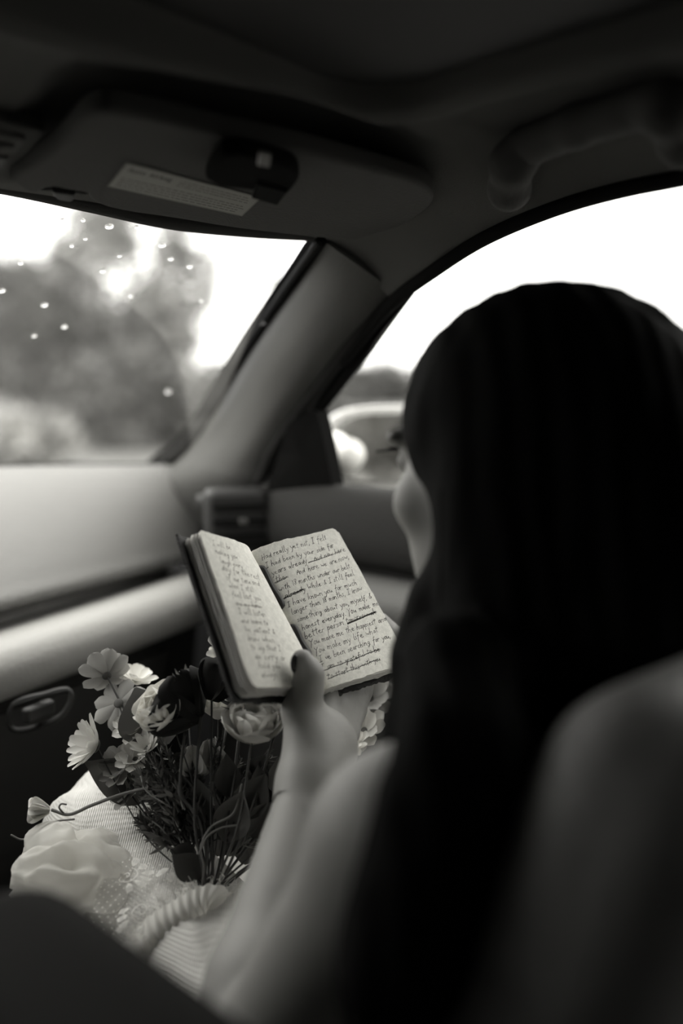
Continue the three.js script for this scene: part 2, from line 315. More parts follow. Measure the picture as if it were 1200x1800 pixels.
// ---------------------------------------------------------------- dashboard
{
  const d = thing('dashboard', 'light grey dashboard with a dark recess under its padded top', 'dashboard');
  const lipZ = (x) => -(1.00 + 0.30 * Math.max(0, x - 0.30) + 0.10 * Math.max(0, x - 0.6) ** 2);
  const X0 = -0.45, X1 = 0.885;
  const top = (t) => [t, GLASS_Y0 - 0.122 * (0.16 * t + 0.84 * Math.pow(t, 3.2))];
  surfPart('padded_top', [0, 0.1, 0.25, 0.4, 0.55, 0.68, 0.8, 0.9, 0.96, 1].map((t) => { const [k, y] = top(t); return (x) => v3(x, y, lerp(baseZ(x) + 0.02, lipZ(x), k)); })
    .concat([(x) => v3(x, -0.264, lipZ(x) - 0.006), (x) => v3(x, -0.269, lipZ(x) - 0.03), (x) => v3(x, -0.269, lipZ(x) - 0.07)]), M.dashTop);
  surfPart('recess', [(x) => v3(x, -0.264, lipZ(x) - 0.06), (x) => v3(x, -0.293, lipZ(x) - 0.07), (x) => v3(x, -0.325, lipZ(x) - 0.07)], M.dashLow);
  surfPart('lower_roll', [[-0.075, -0.3080], [-0.045, -0.3024], [-0.01, -0.2968], [0.02, -0.2934], [0.042, -0.2957], [0.055, -0.3035], [0.060, -0.3158], [0.052, -0.3338], [0.032, -0.3517], [0.005, -0.3651], [-0.03, -0.3752]].map(([z, y]) => (x) => v3(x, y + 0.01 * (x - 0.5), lipZ(x) + z)), M.dashLow);
  surfPart('knee_panel', [[-0.012, -0.3606], [-0.018, -0.3864], [-0.028, -0.4480], [-0.045, -0.5376], [-0.07, -0.6272], [-0.12, -0.6944]].map(([z, y]) => (x) => v3(x, y, lipZ(x) + z)), M.door);
  function surfPart(name, fs, mat) { return mesh(name, surf(48, fs.length * 5, (u, v) => { const x = lerp(X0, X1, u), c = curve(fs.map((f) => f(x)))(v); return v3(c.x, c.y + CY, c.z); }, 0.005, false), mat, d); }
  // glove box lid, proud of the panel, with its latch in a scooped recess
  const lid = surf(24, 12, (u, v) => { const x = lerp(0.33, 0.80, u), y = lerp(-0.388, -0.58, v), z = lipZ(x) - 0.018 - 0.24 * (-y - 0.36) * 0.9 + 0.012 + 0.004 * Math.sin(Math.PI * u) * Math.sin(Math.PI * v); return V(x, y, z); }, 0.012, false);
  const gb = mesh('glove_box_lid', lid, M.door, d);
  const lp = [[24, 1240], [118, 1213], [126, 1222], [108, 1258], [30, 1284], [18, 1276]].map(([x, y]) => at(x, y, 1.055)), lc = lp.reduce((a, p) => a.add(p), v3(0, 0, 0)).multiplyScalar(1 / 6);
  const frameRing = lp.map((p) => p.clone()); frameRing.push(lp[0].clone(), lp[1].clone());
  mesh('latch', tube(frameRing, 0.0035, 60, 6), M.dark, gb);
  mesh('latch_handle', new RoundedBoxGeometry(0.04, 0.016, 0.012, 3, 0.004).rotateY(0.28).translate(lc.x - 0.002, lc.y, lc.z), M.dark, gb);
  // air vent at the door end
  const vent = new THREE.Group(); vent.name = 'air_vent'; d.add(vent);
  const vc = at(414, 908, 1.34), turn = (g) => g.rotateY(-0.5).translate(vc.x, vc.y, vc.z);
  mesh('housing', turn(new RoundedBoxGeometry(0.084, 0.078, 0.05, 4, 0.012)), M.dark, vent);
  for (let k = 0; k < 3; k++) mesh('vane', turn(new THREE.BoxGeometry(0.07, 0.004, 0.012).translate(0, -0.022 + k * 0.02, 0.026)), M.rubber, vent);
  mesh('vane_tab', turn(new RoundedBoxGeometry(0.012, 0.008, 0.014, 2, 0.002).translate(0.004, -0.002, 0.032)), M.pillar, vent);
  const cap = at(378, 880, 1.38); mesh('speaker_slot', new RoundedBoxGeometry(0.05, 0.016, 0.05, 3, 0.006).rotateY(-0.5).translate(cap.x, cap.y, cap.z), M.dark, d);
  settle(d);
}
// ---------------------------------------------------------------- dust and drops on the windscreen
{
  // the wiper's fan is clean, the glass beyond its arc carries a film of dust
  const fan = spline2([[-260, 500], [-120, 440], [20, 425], [66, 432], [150, 482], [232, 542], [292, 605], [322, 680], [332, 760], [338, 830], [330, 900], [-260, 900]], 60);
  const w = 512, h = 256, d = new Uint8Array(w * h * 4), q = v3();
  for (let j = 0; j < h; j++) for (let i = 0; i < w; i++) {
    q.copy(screenPt(i / w, j / h)).sub(v3(0, CY, 0)); const z = q.dot(fwd), px = 600 + FOCAL * q.dot(rgt) / z, py = 900 - FOCAL * q.dot(upv) / z;
    const s = smooth(polySd(px, py, fan), -4, 4), n = 0.5 + 0.9 * fbm(i / 22, j / 14, 1, 4), sp = hash(i, j, 5) > 0.985 ? 1 : 0;
    const a = lerp(0.1, 0.62, s) * (0.6 + 0.6 * n) + sp * 0.25 * s, k = clamp(a * 255, 0, 255); d.set([k, k, k, 255], (j * w + i) * 4);
  }
  const t = new THREE.DataTexture(d, w, h); t.magFilter = THREE.LinearFilter; t.needsUpdate = true;
  const g = surf(40, 24, (u, v) => screenPt(u, v, 0.002).add(v3(0, 0.001, 0)));
  const uv = g.attributes.uv; for (let i = 0; i <= 40; i++) for (let j = 0; j <= 24; j++) uv.setXY(i * 25 + j, i / 40, j / 24);
  mesh('dust_film', g, new THREE.MeshPhysicalMaterial({ color: grey(0.75), roughness: 1, transmission: 0.7, thickness: 0, specularIntensity: 0, alphaMap: t, opacity: 0.15, transparent: true }), screen).userData.label = 'film of dust beyond the wiper arc';
  const drop = new THREE.SphereGeometry(1, 12, 8), wet = new THREE.MeshPhysicalMaterial({ color: 0xffffff, roughness: 0.02, transmission: 1, thickness: 0.004, ior: 1.33 });
  const mid = screenPt(0.8, 0.5), n = screenPt(0.85, 0.5).sub(mid).cross(screenPt(0.8, 0.55).sub(mid)).normalize(), turn = new THREE.Quaternion().setFromUnitVectors(v3(0, 1, 0), n);
  for (const [px, py, r] of [[285, 431, 5], [356, 438, 5], [110, 386, 4], [146, 387, 4], [192, 398, 6], [241, 399, 4], [126, 432, 4], [180, 476, 5], [78, 536, 5], [113, 574, 5], [295, 688, 7], [36, 462, 5], [3, 511, 5], [462, 570, 5], [333, 468, 5], [354, 528, 4], [230, 520, 4], [430, 520, 4], [60, 590, 4], [258, 470, 4], [300, 455, 4], [150, 420, 3], [210, 450, 3]]) {
    const m = mesh('drop', drop, wet, screen), p = onPlane(px, py, mid, n); let best = p;
    m.position.copy(best); m.quaternion.copy(turn); const s = r * 0.0006; m.scale.set(s * rr(0.9, 1.4), s * 0.5, s);
  }
}

M.caseCloth = std(0.01, 1, { specularIntensity: 0.1 });
// ---------------------------------------------------------------- sun visor
const visX = v3(1, 0, 0).addScaledVector(visN, -visN.x).normalize(), visY = visN.clone().cross(visX).normalize(), visO = visW[4].clone();
const vis2 = (px, py, lift = 0) => { const p = onPlane(px, py, visO.clone().addScaledVector(visN, lift), visN).sub(visO); return [p.dot(visX), p.dot(visY)]; };
const visFrame = new THREE.Matrix4().makeBasis(visX, visY, visN).setPosition(visO);
function plate(outline, thick, bevel, lift, frame, n = 0) {
  const pts = n ? spline2(outline, n) : outline, s = new THREE.Shape(pts.map((p) => new THREE.Vector2(...p)));
  const g = new THREE.ExtrudeGeometry(s, { depth: Math.max(thick - 2 * bevel, 0.0001), bevelEnabled: bevel > 0, bevelThickness: bevel, bevelSize: bevel, bevelOffset: -bevel, bevelSegments: 4, curveSegments: 4 });
  g.translate(0, 0, lift - thick + bevel); g.applyMatrix4(frame);
  return g;
}
{
  const v = thing('sun_visor', 'dark padded sun visor folded up over the windscreen', 'sun visor');
  mesh('pad', plate(visPx.map(([x, y]) => vis2(x, y)), 0.018, 0.005, 0, visFrame, 160), M.visor, v);
  // warning label: small print under two heavy words
  const W = 512, H = 128, c = document.createElement('canvas'); c.width = W; c.height = H; const x = c.getContext('2d');
  x.fillStyle = '#8d8c86'; x.fillRect(0, 0, W, H); x.strokeStyle = '#5a5955'; x.lineWidth = 3; x.strokeRect(3, 3, W - 6, H - 6);
  x.fillStyle = '#1c1c1b'; x.font = 'bold 26px sans-serif'; x.fillText('Auto', 22, 38); x.fillText('Airbag', 92, 38);
  x.fillStyle = '#33322f';
  for (let r = 0; r < 7; r++) { const y = (r < 3 ? 20 : 32) + r * 13; let k = r < 3 ? 200 : 20; while (k < 470) { const l = rr(6, 26); x.fillRect(k, y, l, 3.4); k += l + rr(3, 7); } }
  const t = new THREE.CanvasTexture(c); t.colorSpace = THREE.SRGBColorSpace;
  const q = [[222, 283], [188, 325], [425, 378], [460, 345]].map(([a, b]) => { const [i, j] = vis2(a, b); return visO.clone().addScaledVector(visX, i).addScaledVector(visY, j).addScaledVector(visN, 0.0012); });
  const lg = new THREE.BufferGeometry(); lg.setAttribute('position', new THREE.Float32BufferAttribute([q[0], q[1], q[2], q[3]].flatMap((p) => p.toArray()), 3)); lg.setAttribute('uv', new THREE.Float32BufferAttribute([0, 1, 0, 0, 1, 0, 1, 1], 2)); lg.setIndex([0, 1, 2, 0, 2, 3]); lg.computeVertexNormals();
  mesh('warning_label', lg, new THREE.MeshPhysicalMaterial({ map: t, roughness: 0.6 }), v).userData.label = 'pale printed warning label';
  mesh('pivot_clip', plate([[92, 332], [132, 337], [131, 345], [124, 350], [104, 347], [95, 341]].map(([a, b]) => vis2(a, b)), 0.01, 0.002, 0.003, visFrame), M.dark, v);
  mesh('hinge_rod', tube([[60, 338], [110, 341], [152, 346]].map(([a, b]) => { const [i, j] = vis2(a, b); return visO.clone().addScaledVector(visX, i).addScaledVector(visY, j).addScaledVector(visN, -0.006); }), 0.004, 12, 8), M.visor, v);
  settle(v);
}
{
  const v = thing('glasses_case', 'soft black case clipped to the sun visor', 'case');
  mesh('pouch', plate([[362, 318], [378, 285], [400, 273], [450, 276], [512, 296], [526, 312], [520, 328], [502, 345], [480, 342], [430, 335], [385, 330]].map(([a, b]) => vis2(a, b, 0.016)), 0.014, 0.005, 0.016, visFrame, 60), M.caseCloth, v);
  mesh('flap', plate([[452, 322], [505, 336], [487, 359], [443, 347]].map(([a, b]) => vis2(a, b, 0.018)), 0.004, 0.001, 0.019, visFrame), M.rubber, v);
  mesh('metal_clip', plate([[455, 270], [476, 274], [473, 294], [452, 290]].map(([a, b]) => vis2(a, b, 0.018)), 0.003, 0.0008, 0.0185, visFrame), std(0.3, 0.35, { metalness: 0.6 }), v);
  settle(v);
}
// ---------------------------------------------------------------- overhead console
{
  const o = thing('overhead_console', 'dark map light console with rocker buttons in the headliner', 'map light');
  const p0 = at(40, 262, 0.755), n = v3(0, -0.985, 0.17).normalize(), X = v3(1, 0, 0), Y = n.clone().cross(X).normalize(), F = new THREE.Matrix4().makeBasis(X, Y, n).setPosition(p0);
  const l2 = ([a, b]) => { const p = onPlane(a, b, p0, n).sub(p0); return [p.dot(X), p.dot(Y)]; };
  mesh('base_plate', plate([[79, 233], [60, 262], [34, 292], [0, 316], [-60, 338], [-170, 330], [-170, 190], [-60, 196], [10, 218], [60, 228]].map(l2), 0.014, 0.003, 0, F), M.visor, o);
  mesh('lamp_lens', plate([[44, 238], [28, 262], [-4, 262], [-60, 248], [-60, 225], [0, 228]].map(l2), 0.006, 0.002, 0.004, F), M.pillar, o);
  mesh('rocker_button', plate([[24, 243], [16, 254], [2, 254], [-14, 248], [-4, 240], [12, 240]].map(l2), 0.006, 0.002, 0.008, F), M.headliner, o);
  mesh('rocker_button', plate([[14, 274], [4, 292], [-24, 300], [-40, 280], [-10, 272]].map(l2), 0.004, 0.001, 0.002, F), M.dark, o);
  settle(o);
}
// ---------------------------------------------------------------- grab handle
{
  const h = thing('grab_handle', 'dark padded grab handle on the roof rail above the window', 'handle');
  const A = at(895, 332, 0.83), B = at(900, 288, 0.80), C = at(925, 258, 0.785), D = at(1015, 222, 0.735), E = at(1130, 188, 0.68), G = at(1175, 190, 0.66), H = at(1205, 245, 0.69);
  const box = new THREE.Box3().setFromPoints([A, B, C, D, E, G, H]).expandByScalar(0.06);
  const root = (a, b) => at(a, b, 0.93);
  const footA = (p) => smin(smin(cone(p, A, B, 0.0155, 0.017), cone(p, B, C, 0.017, 0.0165), 0.01), cone(p, A, root(905, 330), 0.0155, 0.02), 0.012);
  const footB = (p) => smin(smin(cone(p, E, G, 0.0155, 0.017), cone(p, G, H, 0.017, 0.017), 0.01), cone(p, H, root(1215, 240), 0.017, 0.02), 0.012);
  const bar = (p) => smin(cone(p, C, D, 0.0155, 0.0145), cone(p, D, E, 0.0145, 0.015), 0.01);
  mesh('grip', nets(box.min, box.max, 0.004, bar), M.visor, h);
  mesh('end_foot', nets(box.min, box.max, 0.004, footA), M.visor, h); mesh('end_foot', nets(box.min, box.max, 0.004, footB), M.visor, h);
  settle(h);
}
// ---------------------------------------------------------------- door mirror
{
  const m = thing('door_mirror', 'pale door mirror outside the passenger window', 'mirror');
  const c = at(690, 786, 1.56), n = v3(-0.30, 0.06, 0.95).normalize(), X = v3(0, 1, 0).cross(n).normalize(), Y = n.clone().cross(X), F = new THREE.Matrix4().makeBasis(X, Y, n).setPosition(c), inv = F.clone().invert();
  const q = v3(), hw = 0.118, hh = 0.066;
  const housing = (p) => { q.copy(p).applyMatrix4(inv); const t = clamp(-q.z / 0.1, 0, 1), k = 1 - 0.55 * t * t, ax = Math.abs(q.x) / (hw * k), ay = Math.abs(q.y) / (hh * k), r = Math.pow(ax ** 3.4 + ay ** 3.4, 1 / 3.4); return Math.max((r - 1) * hh * 0.8, q.z - 0.004 * Math.cos(q.x * 8), -q.z - 0.1); };
  const b = new THREE.Box3(v3(-hw, -hh, -0.11), v3(hw, hh, 0.02)).applyMatrix4(F).expandByScalar(0.02);
  const paint = std(0.36, 0.3, { clearcoat: 0.6 });
  mesh('housing', nets(b.min, b.max, 0.006, housing), paint, m);
  const ring = (w, h, k) => Array.from({ length: 48 }, (_, i) => { const a = i / 48 * 2 * Math.PI, s = Math.sin(a), o = Math.cos(a); return [Math.sign(o) * w * Math.abs(o) ** k, Math.sign(s) * h * Math.abs(s) ** k]; });
  mesh('bezel', plate(ring(0.104, 0.058, 0.5), 0.012, 0.003, 0.007, F), std(0.18, 0.5), m);
  mesh('mirror_glass', plate(ring(0.098, 0.053, 0.5), 0.004, 0.0008, 0.009, F), new THREE.MeshPhysicalMaterial({ color: grey(0.32), metalness: 1, roughness: 0.03 }), m);
  const e = at(588, 786, 1.45), s = at(560, 800, 1.36), f = at(612, 800, 1.52), lo = new THREE.Box3().setFromPoints([e, s, f]).expandByScalar(0.05);
  mesh('mirror_arm', nets(lo.min, lo.max, 0.005, (p) => smin(cone(p, s, e, 0.02, 0.018), cone(p, e, f, 0.018, 0.026), 0.02)), std(0.7, 0.3, { clearcoat: 0.6 }), m);
  settle(m);
}

// ---------------------------------------------------------------- outside: ground, trees and hedges, all far behind the glass
struct(mesh('ground', new THREE.BoxGeometry(240, 0.1, 240).translate(0, -0.05, 0), std(0.12, 1)), 'grey grass field around the car', 'ground');
const leafGeo = (() => {                               // a spray of nine leaves
  const parts = [];
  for (let k = 0; k < 9; k++) { const g = new THREE.PlaneGeometry(0.07, 0.12, 1, 2); const p = g.attributes.position; for (let i = 0; i < p.count; i++) { const y = p.getY(i); p.setX(i, p.getX(i) * (Math.abs(y) > 0.05 ? 0.3 : 1)); p.setZ(i, -2 * y * y); } g.computeVertexNormals(); g.rotateX(rr(-1.3, 1.3)).rotateY(rr(0, 6.3)).rotateZ(rr(-0.8, 0.8)).translate(rr(-0.12, 0.12), rr(-0.12, 0.12), rr(-0.12, 0.12)); parts.push(g); }
  return mergeGeometries(parts);
})();
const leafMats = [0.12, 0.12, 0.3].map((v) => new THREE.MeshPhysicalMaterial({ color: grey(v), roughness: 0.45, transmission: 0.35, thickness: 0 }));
const bark = std(0.05, 0.9);
function tree(name, label, px, py, depth, rx, ry, count, tone, size = 1) {
  const c = at(px, py, depth), o = thing(name, label, name.split('_').pop());
  const blobs = Array.from({ length: 9 }, (_, i) => (i ? v3(rr(-0.62, 0.62), rr(-0.55, 0.62), rr(-0.62, 0.62)) : v3(0, 0, 0)));
  const im = new THREE.InstancedMesh(leafGeo, leafMats[tone], count), m = new THREE.Matrix4(), qt = new THREE.Quaternion(), col = new THREE.Color();
  for (let i = 0; i < count; i++) {
    const b = blobs[i % 9], d = v3(rr(-1, 1), rr(-1, 1), rr(-1, 1)).normalize().multiplyScalar(Math.pow(rnd(), 0.35) * (i % 9 ? 0.42 : 0.66));
    qt.setFromEuler(new THREE.Euler(rr(0, 6), rr(0, 6), rr(0, 6))); const s = size * rr(0.8, 1.7);
    m.compose(v3(c.x + (b.x + d.x) * rx, Math.max(0.05, c.y + (b.y + d.y) * ry), c.z + (b.z + d.z) * rx), qt, v3(s, s, s)); im.setMatrixAt(i, m); im.setColorAt(i, col.setScalar(rr(0.6, 1.5)));
  }
  im.name = 'foliage'; im.userData.kind = 'stuff'; o.add(im);
  mesh('trunk', tube([v3(c.x, 0, c.z), v3(c.x + 0.03, c.y * 0.5, c.z), v3(c.x, c.y + ry * 0.4, c.z)], Math.min(0.12, 0.05 * rx + 0.02), 16, 7, (t) => 1 - 0.6 * t), bark, o);
  return o;
}
tree('broad_tree', 'broad dark tree seen through the wiped windscreen', 120, 590, 18, 2.0, 1.75, 1500, 0);
tree('leafy_tree', 'tall leafy tree reaching up beside the sunlit gap', 280, 520, 22, 1.3, 2.0, 620, 1);
tree('slender_tree', 'slender tree standing against the sky by the windscreen pillar', 505, 600, 30, 0.9, 2.2, 300, 1);
tree('round_bush', 'rounded bush below the gap of sky', 385, 715, 20, 1.5, 1.1, 900, 1);
tree('dense_bush', 'dense low bush behind the round one', 515, 735, 24, 1.7, 1.5, 900, 1);
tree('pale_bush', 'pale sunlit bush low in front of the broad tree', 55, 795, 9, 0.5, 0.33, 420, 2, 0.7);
tree('dark_bush', 'dark thick bush under the broad tree', 230, 720, 15, 1.3, 0.95, 1000, 0);
tree('gap_tree', 'thin tree breaking the bright sky beyond the broad one', 20, 540, 28, 1.4, 1.5, 300, 1);
tree('tall_tree', 'tall thin tree whose crown tops the leafy one', 170, 470, 34, 2.2, 2.6, 420, 1, 1.3);
tree('field_bush', 'wide bush far across the field beside the door mirror', 640, 694, 38, 2.6, 1.75, 1700, 1, 1.5);
tree('meadow_bush', 'low bush far across the field behind the passenger', 860, 700, 42, 4.2, 1.7, 1300, 1, 1.6);
const treeAt = (name, label, x, y, z, rx, ry, n, tone, size) => { const q = v3(x, y - CY, z), d = q.dot(fwd); return tree(name, label, 600 + FOCAL * q.dot(rgt) / d, 900 - FOCAL * q.dot(upv) / d, d, rx, ry, n, tone, size); };
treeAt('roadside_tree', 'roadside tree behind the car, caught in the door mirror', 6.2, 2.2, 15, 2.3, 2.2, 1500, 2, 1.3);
treeAt('verge_bush', 'verge bush behind the car, low in the door mirror', 3.2, 0.8, 19, 1.8, 1.0, 900, 1, 1.3);
treeAt('orchard_tree', 'spreading tree ahead of the driver seat, beyond the bonnet', 1.5, 2.4, -19, 2.3, 2.0, 1300, 1, 1.1);
treeAt('orchard_bush', 'loose bush ahead of the driver seat beside the spreading tree', -2.5, 1.3, -21, 2.2, 1.3, 1000, 1, 1.1);
// ---------------------------------------------------------------- passenger seat
M.armrest = std(0.014, 0.95, { specularIntensity: 0.2, bumpMap: rep(grain, 7), bumpScale: 0.0008 });
{
  const s = thing('passenger_seat', 'dark leather passenger seat behind the reading woman', 'seat');
  const c = V(0.60, -0.475, -0.285), rot = new THREE.Matrix4().makeRotationX(0.26).setPosition(c), inv = rot.clone().invert(), q = v3();
  const back = (p) => { q.copy(p).applyMatrix4(inv); const w = 0.272 - 0.05 * smooth(q.y, 0.1, 0.36) , x = Math.abs(q.x) - w + 0.06, y = Math.abs(q.y) - 0.35 + 0.07, z = Math.abs(q.z) - 0.055 + 0.045; const o = Math.hypot(Math.max(x, 0), Math.max(y, 0), Math.max(z, 0) * 1.1) - 0.055; return o + 0.004 * Math.exp(-((q.y - 0.12 + q.x * 0.3) ** 2) / 0.00006); };
  mesh('backrest', nets(v3(0.30, CY - 0.9, -0.50), v3(0.90, CY - 0.1, -0.06), 0.009, back), M.leather, s);
  const seatC = V(0.60, -0.72, -0.55), box = (p, b, h, r) => Math.hypot(Math.max(Math.abs(p.x - b.x) - h.x + r, 0), Math.max(Math.abs(p.y - b.y) - h.y + r, 0), Math.max(Math.abs(p.z - b.z) - h.z + r, 0)) - r;
  mesh('seat_cushion', nets(v3(0.3, CY - 0.86, -0.92), v3(0.9, CY - 0.58, -0.2), 0.012, (p) => box(p, seatC, v3(0.255, 0.085, 0.29), 0.06)), M.leather, s);
  const hr = V(0.62, 0.0, -0.13);
  mesh('headrest', nets(v3(0.46, CY - 0.14, -0.22), v3(0.78, CY + 0.12, -0.04), 0.009, (p) => box(p, hr, v3(0.125, 0.09, 0.05), 0.045)), M.leather, s);
  for (const x of [0.56, 0.68]) mesh('headrest_post', tube([V(x, -0.06, -0.13), V(x, -0.2, -0.17)], 0.006, 6, 8), M.dark, s);
  const ar = V(0.205, -0.325, -0.29);
  mesh('armrest', nets(v3(0.1, CY - 0.42, -0.56), v3(0.32, CY - 0.24, 0.0), 0.008, (p) => box(p, ar, v3(0.07, 0.05, 0.23), 0.048)), M.armrest, s);
  mesh('armrest_bracket', tube([V(0.24, -0.35, -0.12), V(0.32, -0.38, -0.16), V(0.40, -0.42, -0.22)], 0.025, 12, 8), M.armrest, s);
  mesh('seat_base', new RoundedBoxGeometry(0.42, 0.1, 0.5, 3, 0.02).translate(0.6, CY - 0.83, -0.5), M.dark, s);
  settle(s);
}

// ---------------------------------------------------------------- driver's seat and wheel, beside the lens: they shade the cabin from the far half of the windscreen
{
  const s = thing('driver_seat', 'empty dark leather driver seat across the cabin', 'seat');
  const box = (p, b, h, r) => Math.hypot(Math.max(Math.abs(p.x - b.x) - h.x + r, 0), Math.max(Math.abs(p.y - b.y) - h.y + r, 0), Math.max(Math.abs(p.z - b.z) - h.z + r, 0)) - r;
  mesh('backrest', nets(v3(-0.46, CY - 0.75, -0.40), v3(0.08, CY - 0.03, -0.14), 0.015, (p) => box(p, V(-0.19, -0.38, -0.27 + 0.2 * (p.y - CY + 0.38)), v3(0.23, 0.31, 0.065), 0.06)), M.leather, s);
  mesh('seat_cushion', nets(v3(-0.46, CY - 0.86, -0.82), v3(0.08, CY - 0.6, -0.22), 0.015, (p) => box(p, V(-0.19, -0.73, -0.53), v3(0.24, 0.085, 0.27), 0.06)), M.leather, s);
  mesh('headrest', nets(v3(-0.34, CY - 0.09, -0.28), v3(-0.04, CY + 0.15, -0.12), 0.012, (p) => box(p, V(-0.19, 0.03, -0.2), v3(0.12, 0.085, 0.05), 0.045)), M.leather, s);
  for (const x of [-0.25, -0.13]) mesh('headrest_post', tube([V(x, -0.02, -0.2), V(x, -0.12, -0.22)], 0.006, 6, 8), M.dark, s);
  mesh('seat_base', new RoundedBoxGeometry(0.4, 0.1, 0.48, 3, 0.02).translate(-0.19, CY - 0.83, -0.5), M.dark, s);
  settle(s);
  const w = thing('steering_wheel', 'black steering wheel in front of the empty driver seat', 'steering wheel'), F = new THREE.Matrix4().makeRotationX(-0.45).setPosition(-0.19, CY - 0.3, -0.82);
  mesh('rim', new THREE.TorusGeometry(0.185, 0.016, 12, 48).applyMatrix4(F), M.rubber, w);
  mesh('hub', new RoundedBoxGeometry(0.15, 0.12, 0.05, 4, 0.02).applyMatrix4(F), M.rubber, w);
  for (const a of [0.1, Math.PI - 0.1, -Math.PI / 2]) mesh('spoke', new RoundedBoxGeometry(0.12, 0.03, 0.014, 2, 0.006).translate(0.12, 0, 0).rotateZ(a).applyMatrix4(F), M.rubber, w);
  mesh('column', new THREE.CylinderGeometry(0.035, 0.045, 0.2, 16).rotateX(Math.PI / 2).translate(0, 0, -0.12).applyMatrix4(F), M.dark, w);
  settle(w);
}
// ---------------------------------------------------------------- notebook
const GT = at(437, 972, 0.925), GB = at(568, 1216, 0.875), LT = at(355, 926, 0.835), LB = at(452, 1204, 0.79), RT = at(592, 923, 0.965), RB = at(724, 1163, 0.92);
{
  const nb = thing('notebook', 'small open notebook of handwritten pages with a dark ragged cover', 'notebook');
  // handwriting: one-stroke letters, x to the right, y up, x-height 10
  const L = { a: '8,9 3,10 0,5 3,0 7,4 8,10 8,2 10,0', b: '1,20 0,8 0,0 5,0 8,5 5,9 1,6', c: '8,8 4,10 0,5 3,0 8,1', d: '8,8 3,9 0,4 3,0 7,4 10,21 8,3 10,0', e: '0,4 7,6 5,10 1,8 0,3 4,0 9,2', f: '9,18 6,20 4,14 2,-8|0,9 8,10', g: '8,8 3,10 0,5 3,1 7,5 8,9 6,-8 2,-9 1,-5 9,0', h: '1,21 0,0|0,5 4,10 7,8 7,0 9,0', i: '2,10 2,2 4,0|3,15 3,16', j: '4,10 3,-7 0,-8', k: '1,20 0,0|7,10 1,5 8,0', l: '2,21 1,3 3,0 5,1', m: '0,10 0,0|0,6 3,10 5,8 5,0|5,6 8,10 11,8 11,0 13,0', n: '0,10 0,0|0,6 4,10 7,8 7,0 9,0', o: '4,10 0,6 2,0 7,2 7,8 4,10', p: '1,10 -1,-9|1,7 5,10 8,6 5,1 1,3', q: '8,8 3,10 0,5 3,0 7,6 8,10 7,-9', r: '0,10 0,0|0,6 3,10 7,9', s: '7,9 3,10 1,7 6,4 5,0 0,1', t: '4,18 2,2 5,0|-1,12 8,13', u: '0,10 1,1 5,1 8,9 8,2 10,0', v: '0,10 3,0 8,10', w: '0,10 2,0 6,8 8,0 12,10', x: '0,10 8,0|8,10 0,0', y: '0,10 2,3 6,3|9,10 4,-8 0,-9', z: '0,10 8,10 0,0 8,0',
    I: '5,20 3,0|0,20 9,21|-1,0 8,1', A: '0,0 6,20 10,0|2,7 9,8', W: '0,20 3,0 8,14 11,0 17,20', Y: '0,20 5,11 11,20|6,12 3,-6', H: '1,20 0,0|10,20 9,0|0,10 9,10', T: '-1,20 11,20|5,20 4,0', 1: '2,17 5,20 4,0', 8: '8,17 3,19 2,13 8,6 5,0 1,4 7,12 8,17', ',': '2,1 0,-4', '.': '2,0 3,1', "'": '2,20 1,16', '&': '9,0 2,15 6,19 7,15 0,4 4,0 9,6' };
  function page(lines, w, h, size, x0, y0, dy, tilt, strikes, ink, paper) {
    const c = document.createElement('canvas'); c.width = w; c.height = h; const g = c.getContext('2d'), im = g.createImageData(w, h);
    for (let j = 0; j < h; j++) for (let i = 0; i < w; i++) { const n = paper + 16 * fbm(i / 26, j / 26, 3, 3) + 15 * fbm(i / 5, j / 9, 7, 2) + 10 * (hash(i, j, 2) - 0.5); im.data.set([n, n * 0.996, n * 0.965, 255], (j * w + i) * 4); }
    g.putImageData(im, 0, 0); g.strokeStyle = ink; g.lineCap = 'round'; g.lineJoin = 'round';
    lines.forEach((line, r) => {
      let x = x0 + rr(-6, 14), s0 = size * rr(0.92, 1.08); const y = y0 + r * dy + rr(-4, 4), drift = tilt + rr(-0.012, 0.012);
      for (const ch of line) {
        if (ch === ' ') { x += s0 * rr(0.75, 1.1); continue; }
        const def = L[ch] ?? L[ch.toLowerCase()] ?? L.u; let wide = 0; const s = s0 * rr(0.88, 1.12), yy = y + (x - x0) * drift + rr(-2, 2);
        for (const part of def.split('|')) {
          const p = part.split(' ').map((q) => { const [a, b] = q.split(',').map(Number); wide = Math.max(wide, a); return [x + (a + b * 0.28 + rr(-0.6, 0.6)) * s / 10, yy - (b + rr(-0.6, 0.6)) * s / 10]; });
          g.lineWidth = rr(2.8, 4.6); g.beginPath(); g.moveTo(...p[0]);
          for (let k = 1; k < p.length - 1; k++) g.quadraticCurveTo(...p[k], (p[k][0] + p[k + 1][0]) / 2, (p[k][1] + p[k + 1][1]) / 2);
          g.lineTo(...p[p.length - 1]); g.stroke();
        }
        x += (wide + rr(1.5, 3)) * s / 10;
      }
    });
    for (const [a, b, e, f, n] of strikes) for (let k = 0; k < n; k++) { g.lineWidth = rr(2, 4); g.beginPath(); g.moveTo(a + rr(-8, 8), b + rr(-6, 6)); g.quadraticCurveTo((a + e) / 2, (b + f) / 2 + rr(-9, 9), e + rr(-8, 8), f + rr(-6, 6)); g.stroke(); }
    const t = new THREE.CanvasTexture(c); t.colorSpace = THREE.SRGBColorSpace;
    return t;
  }
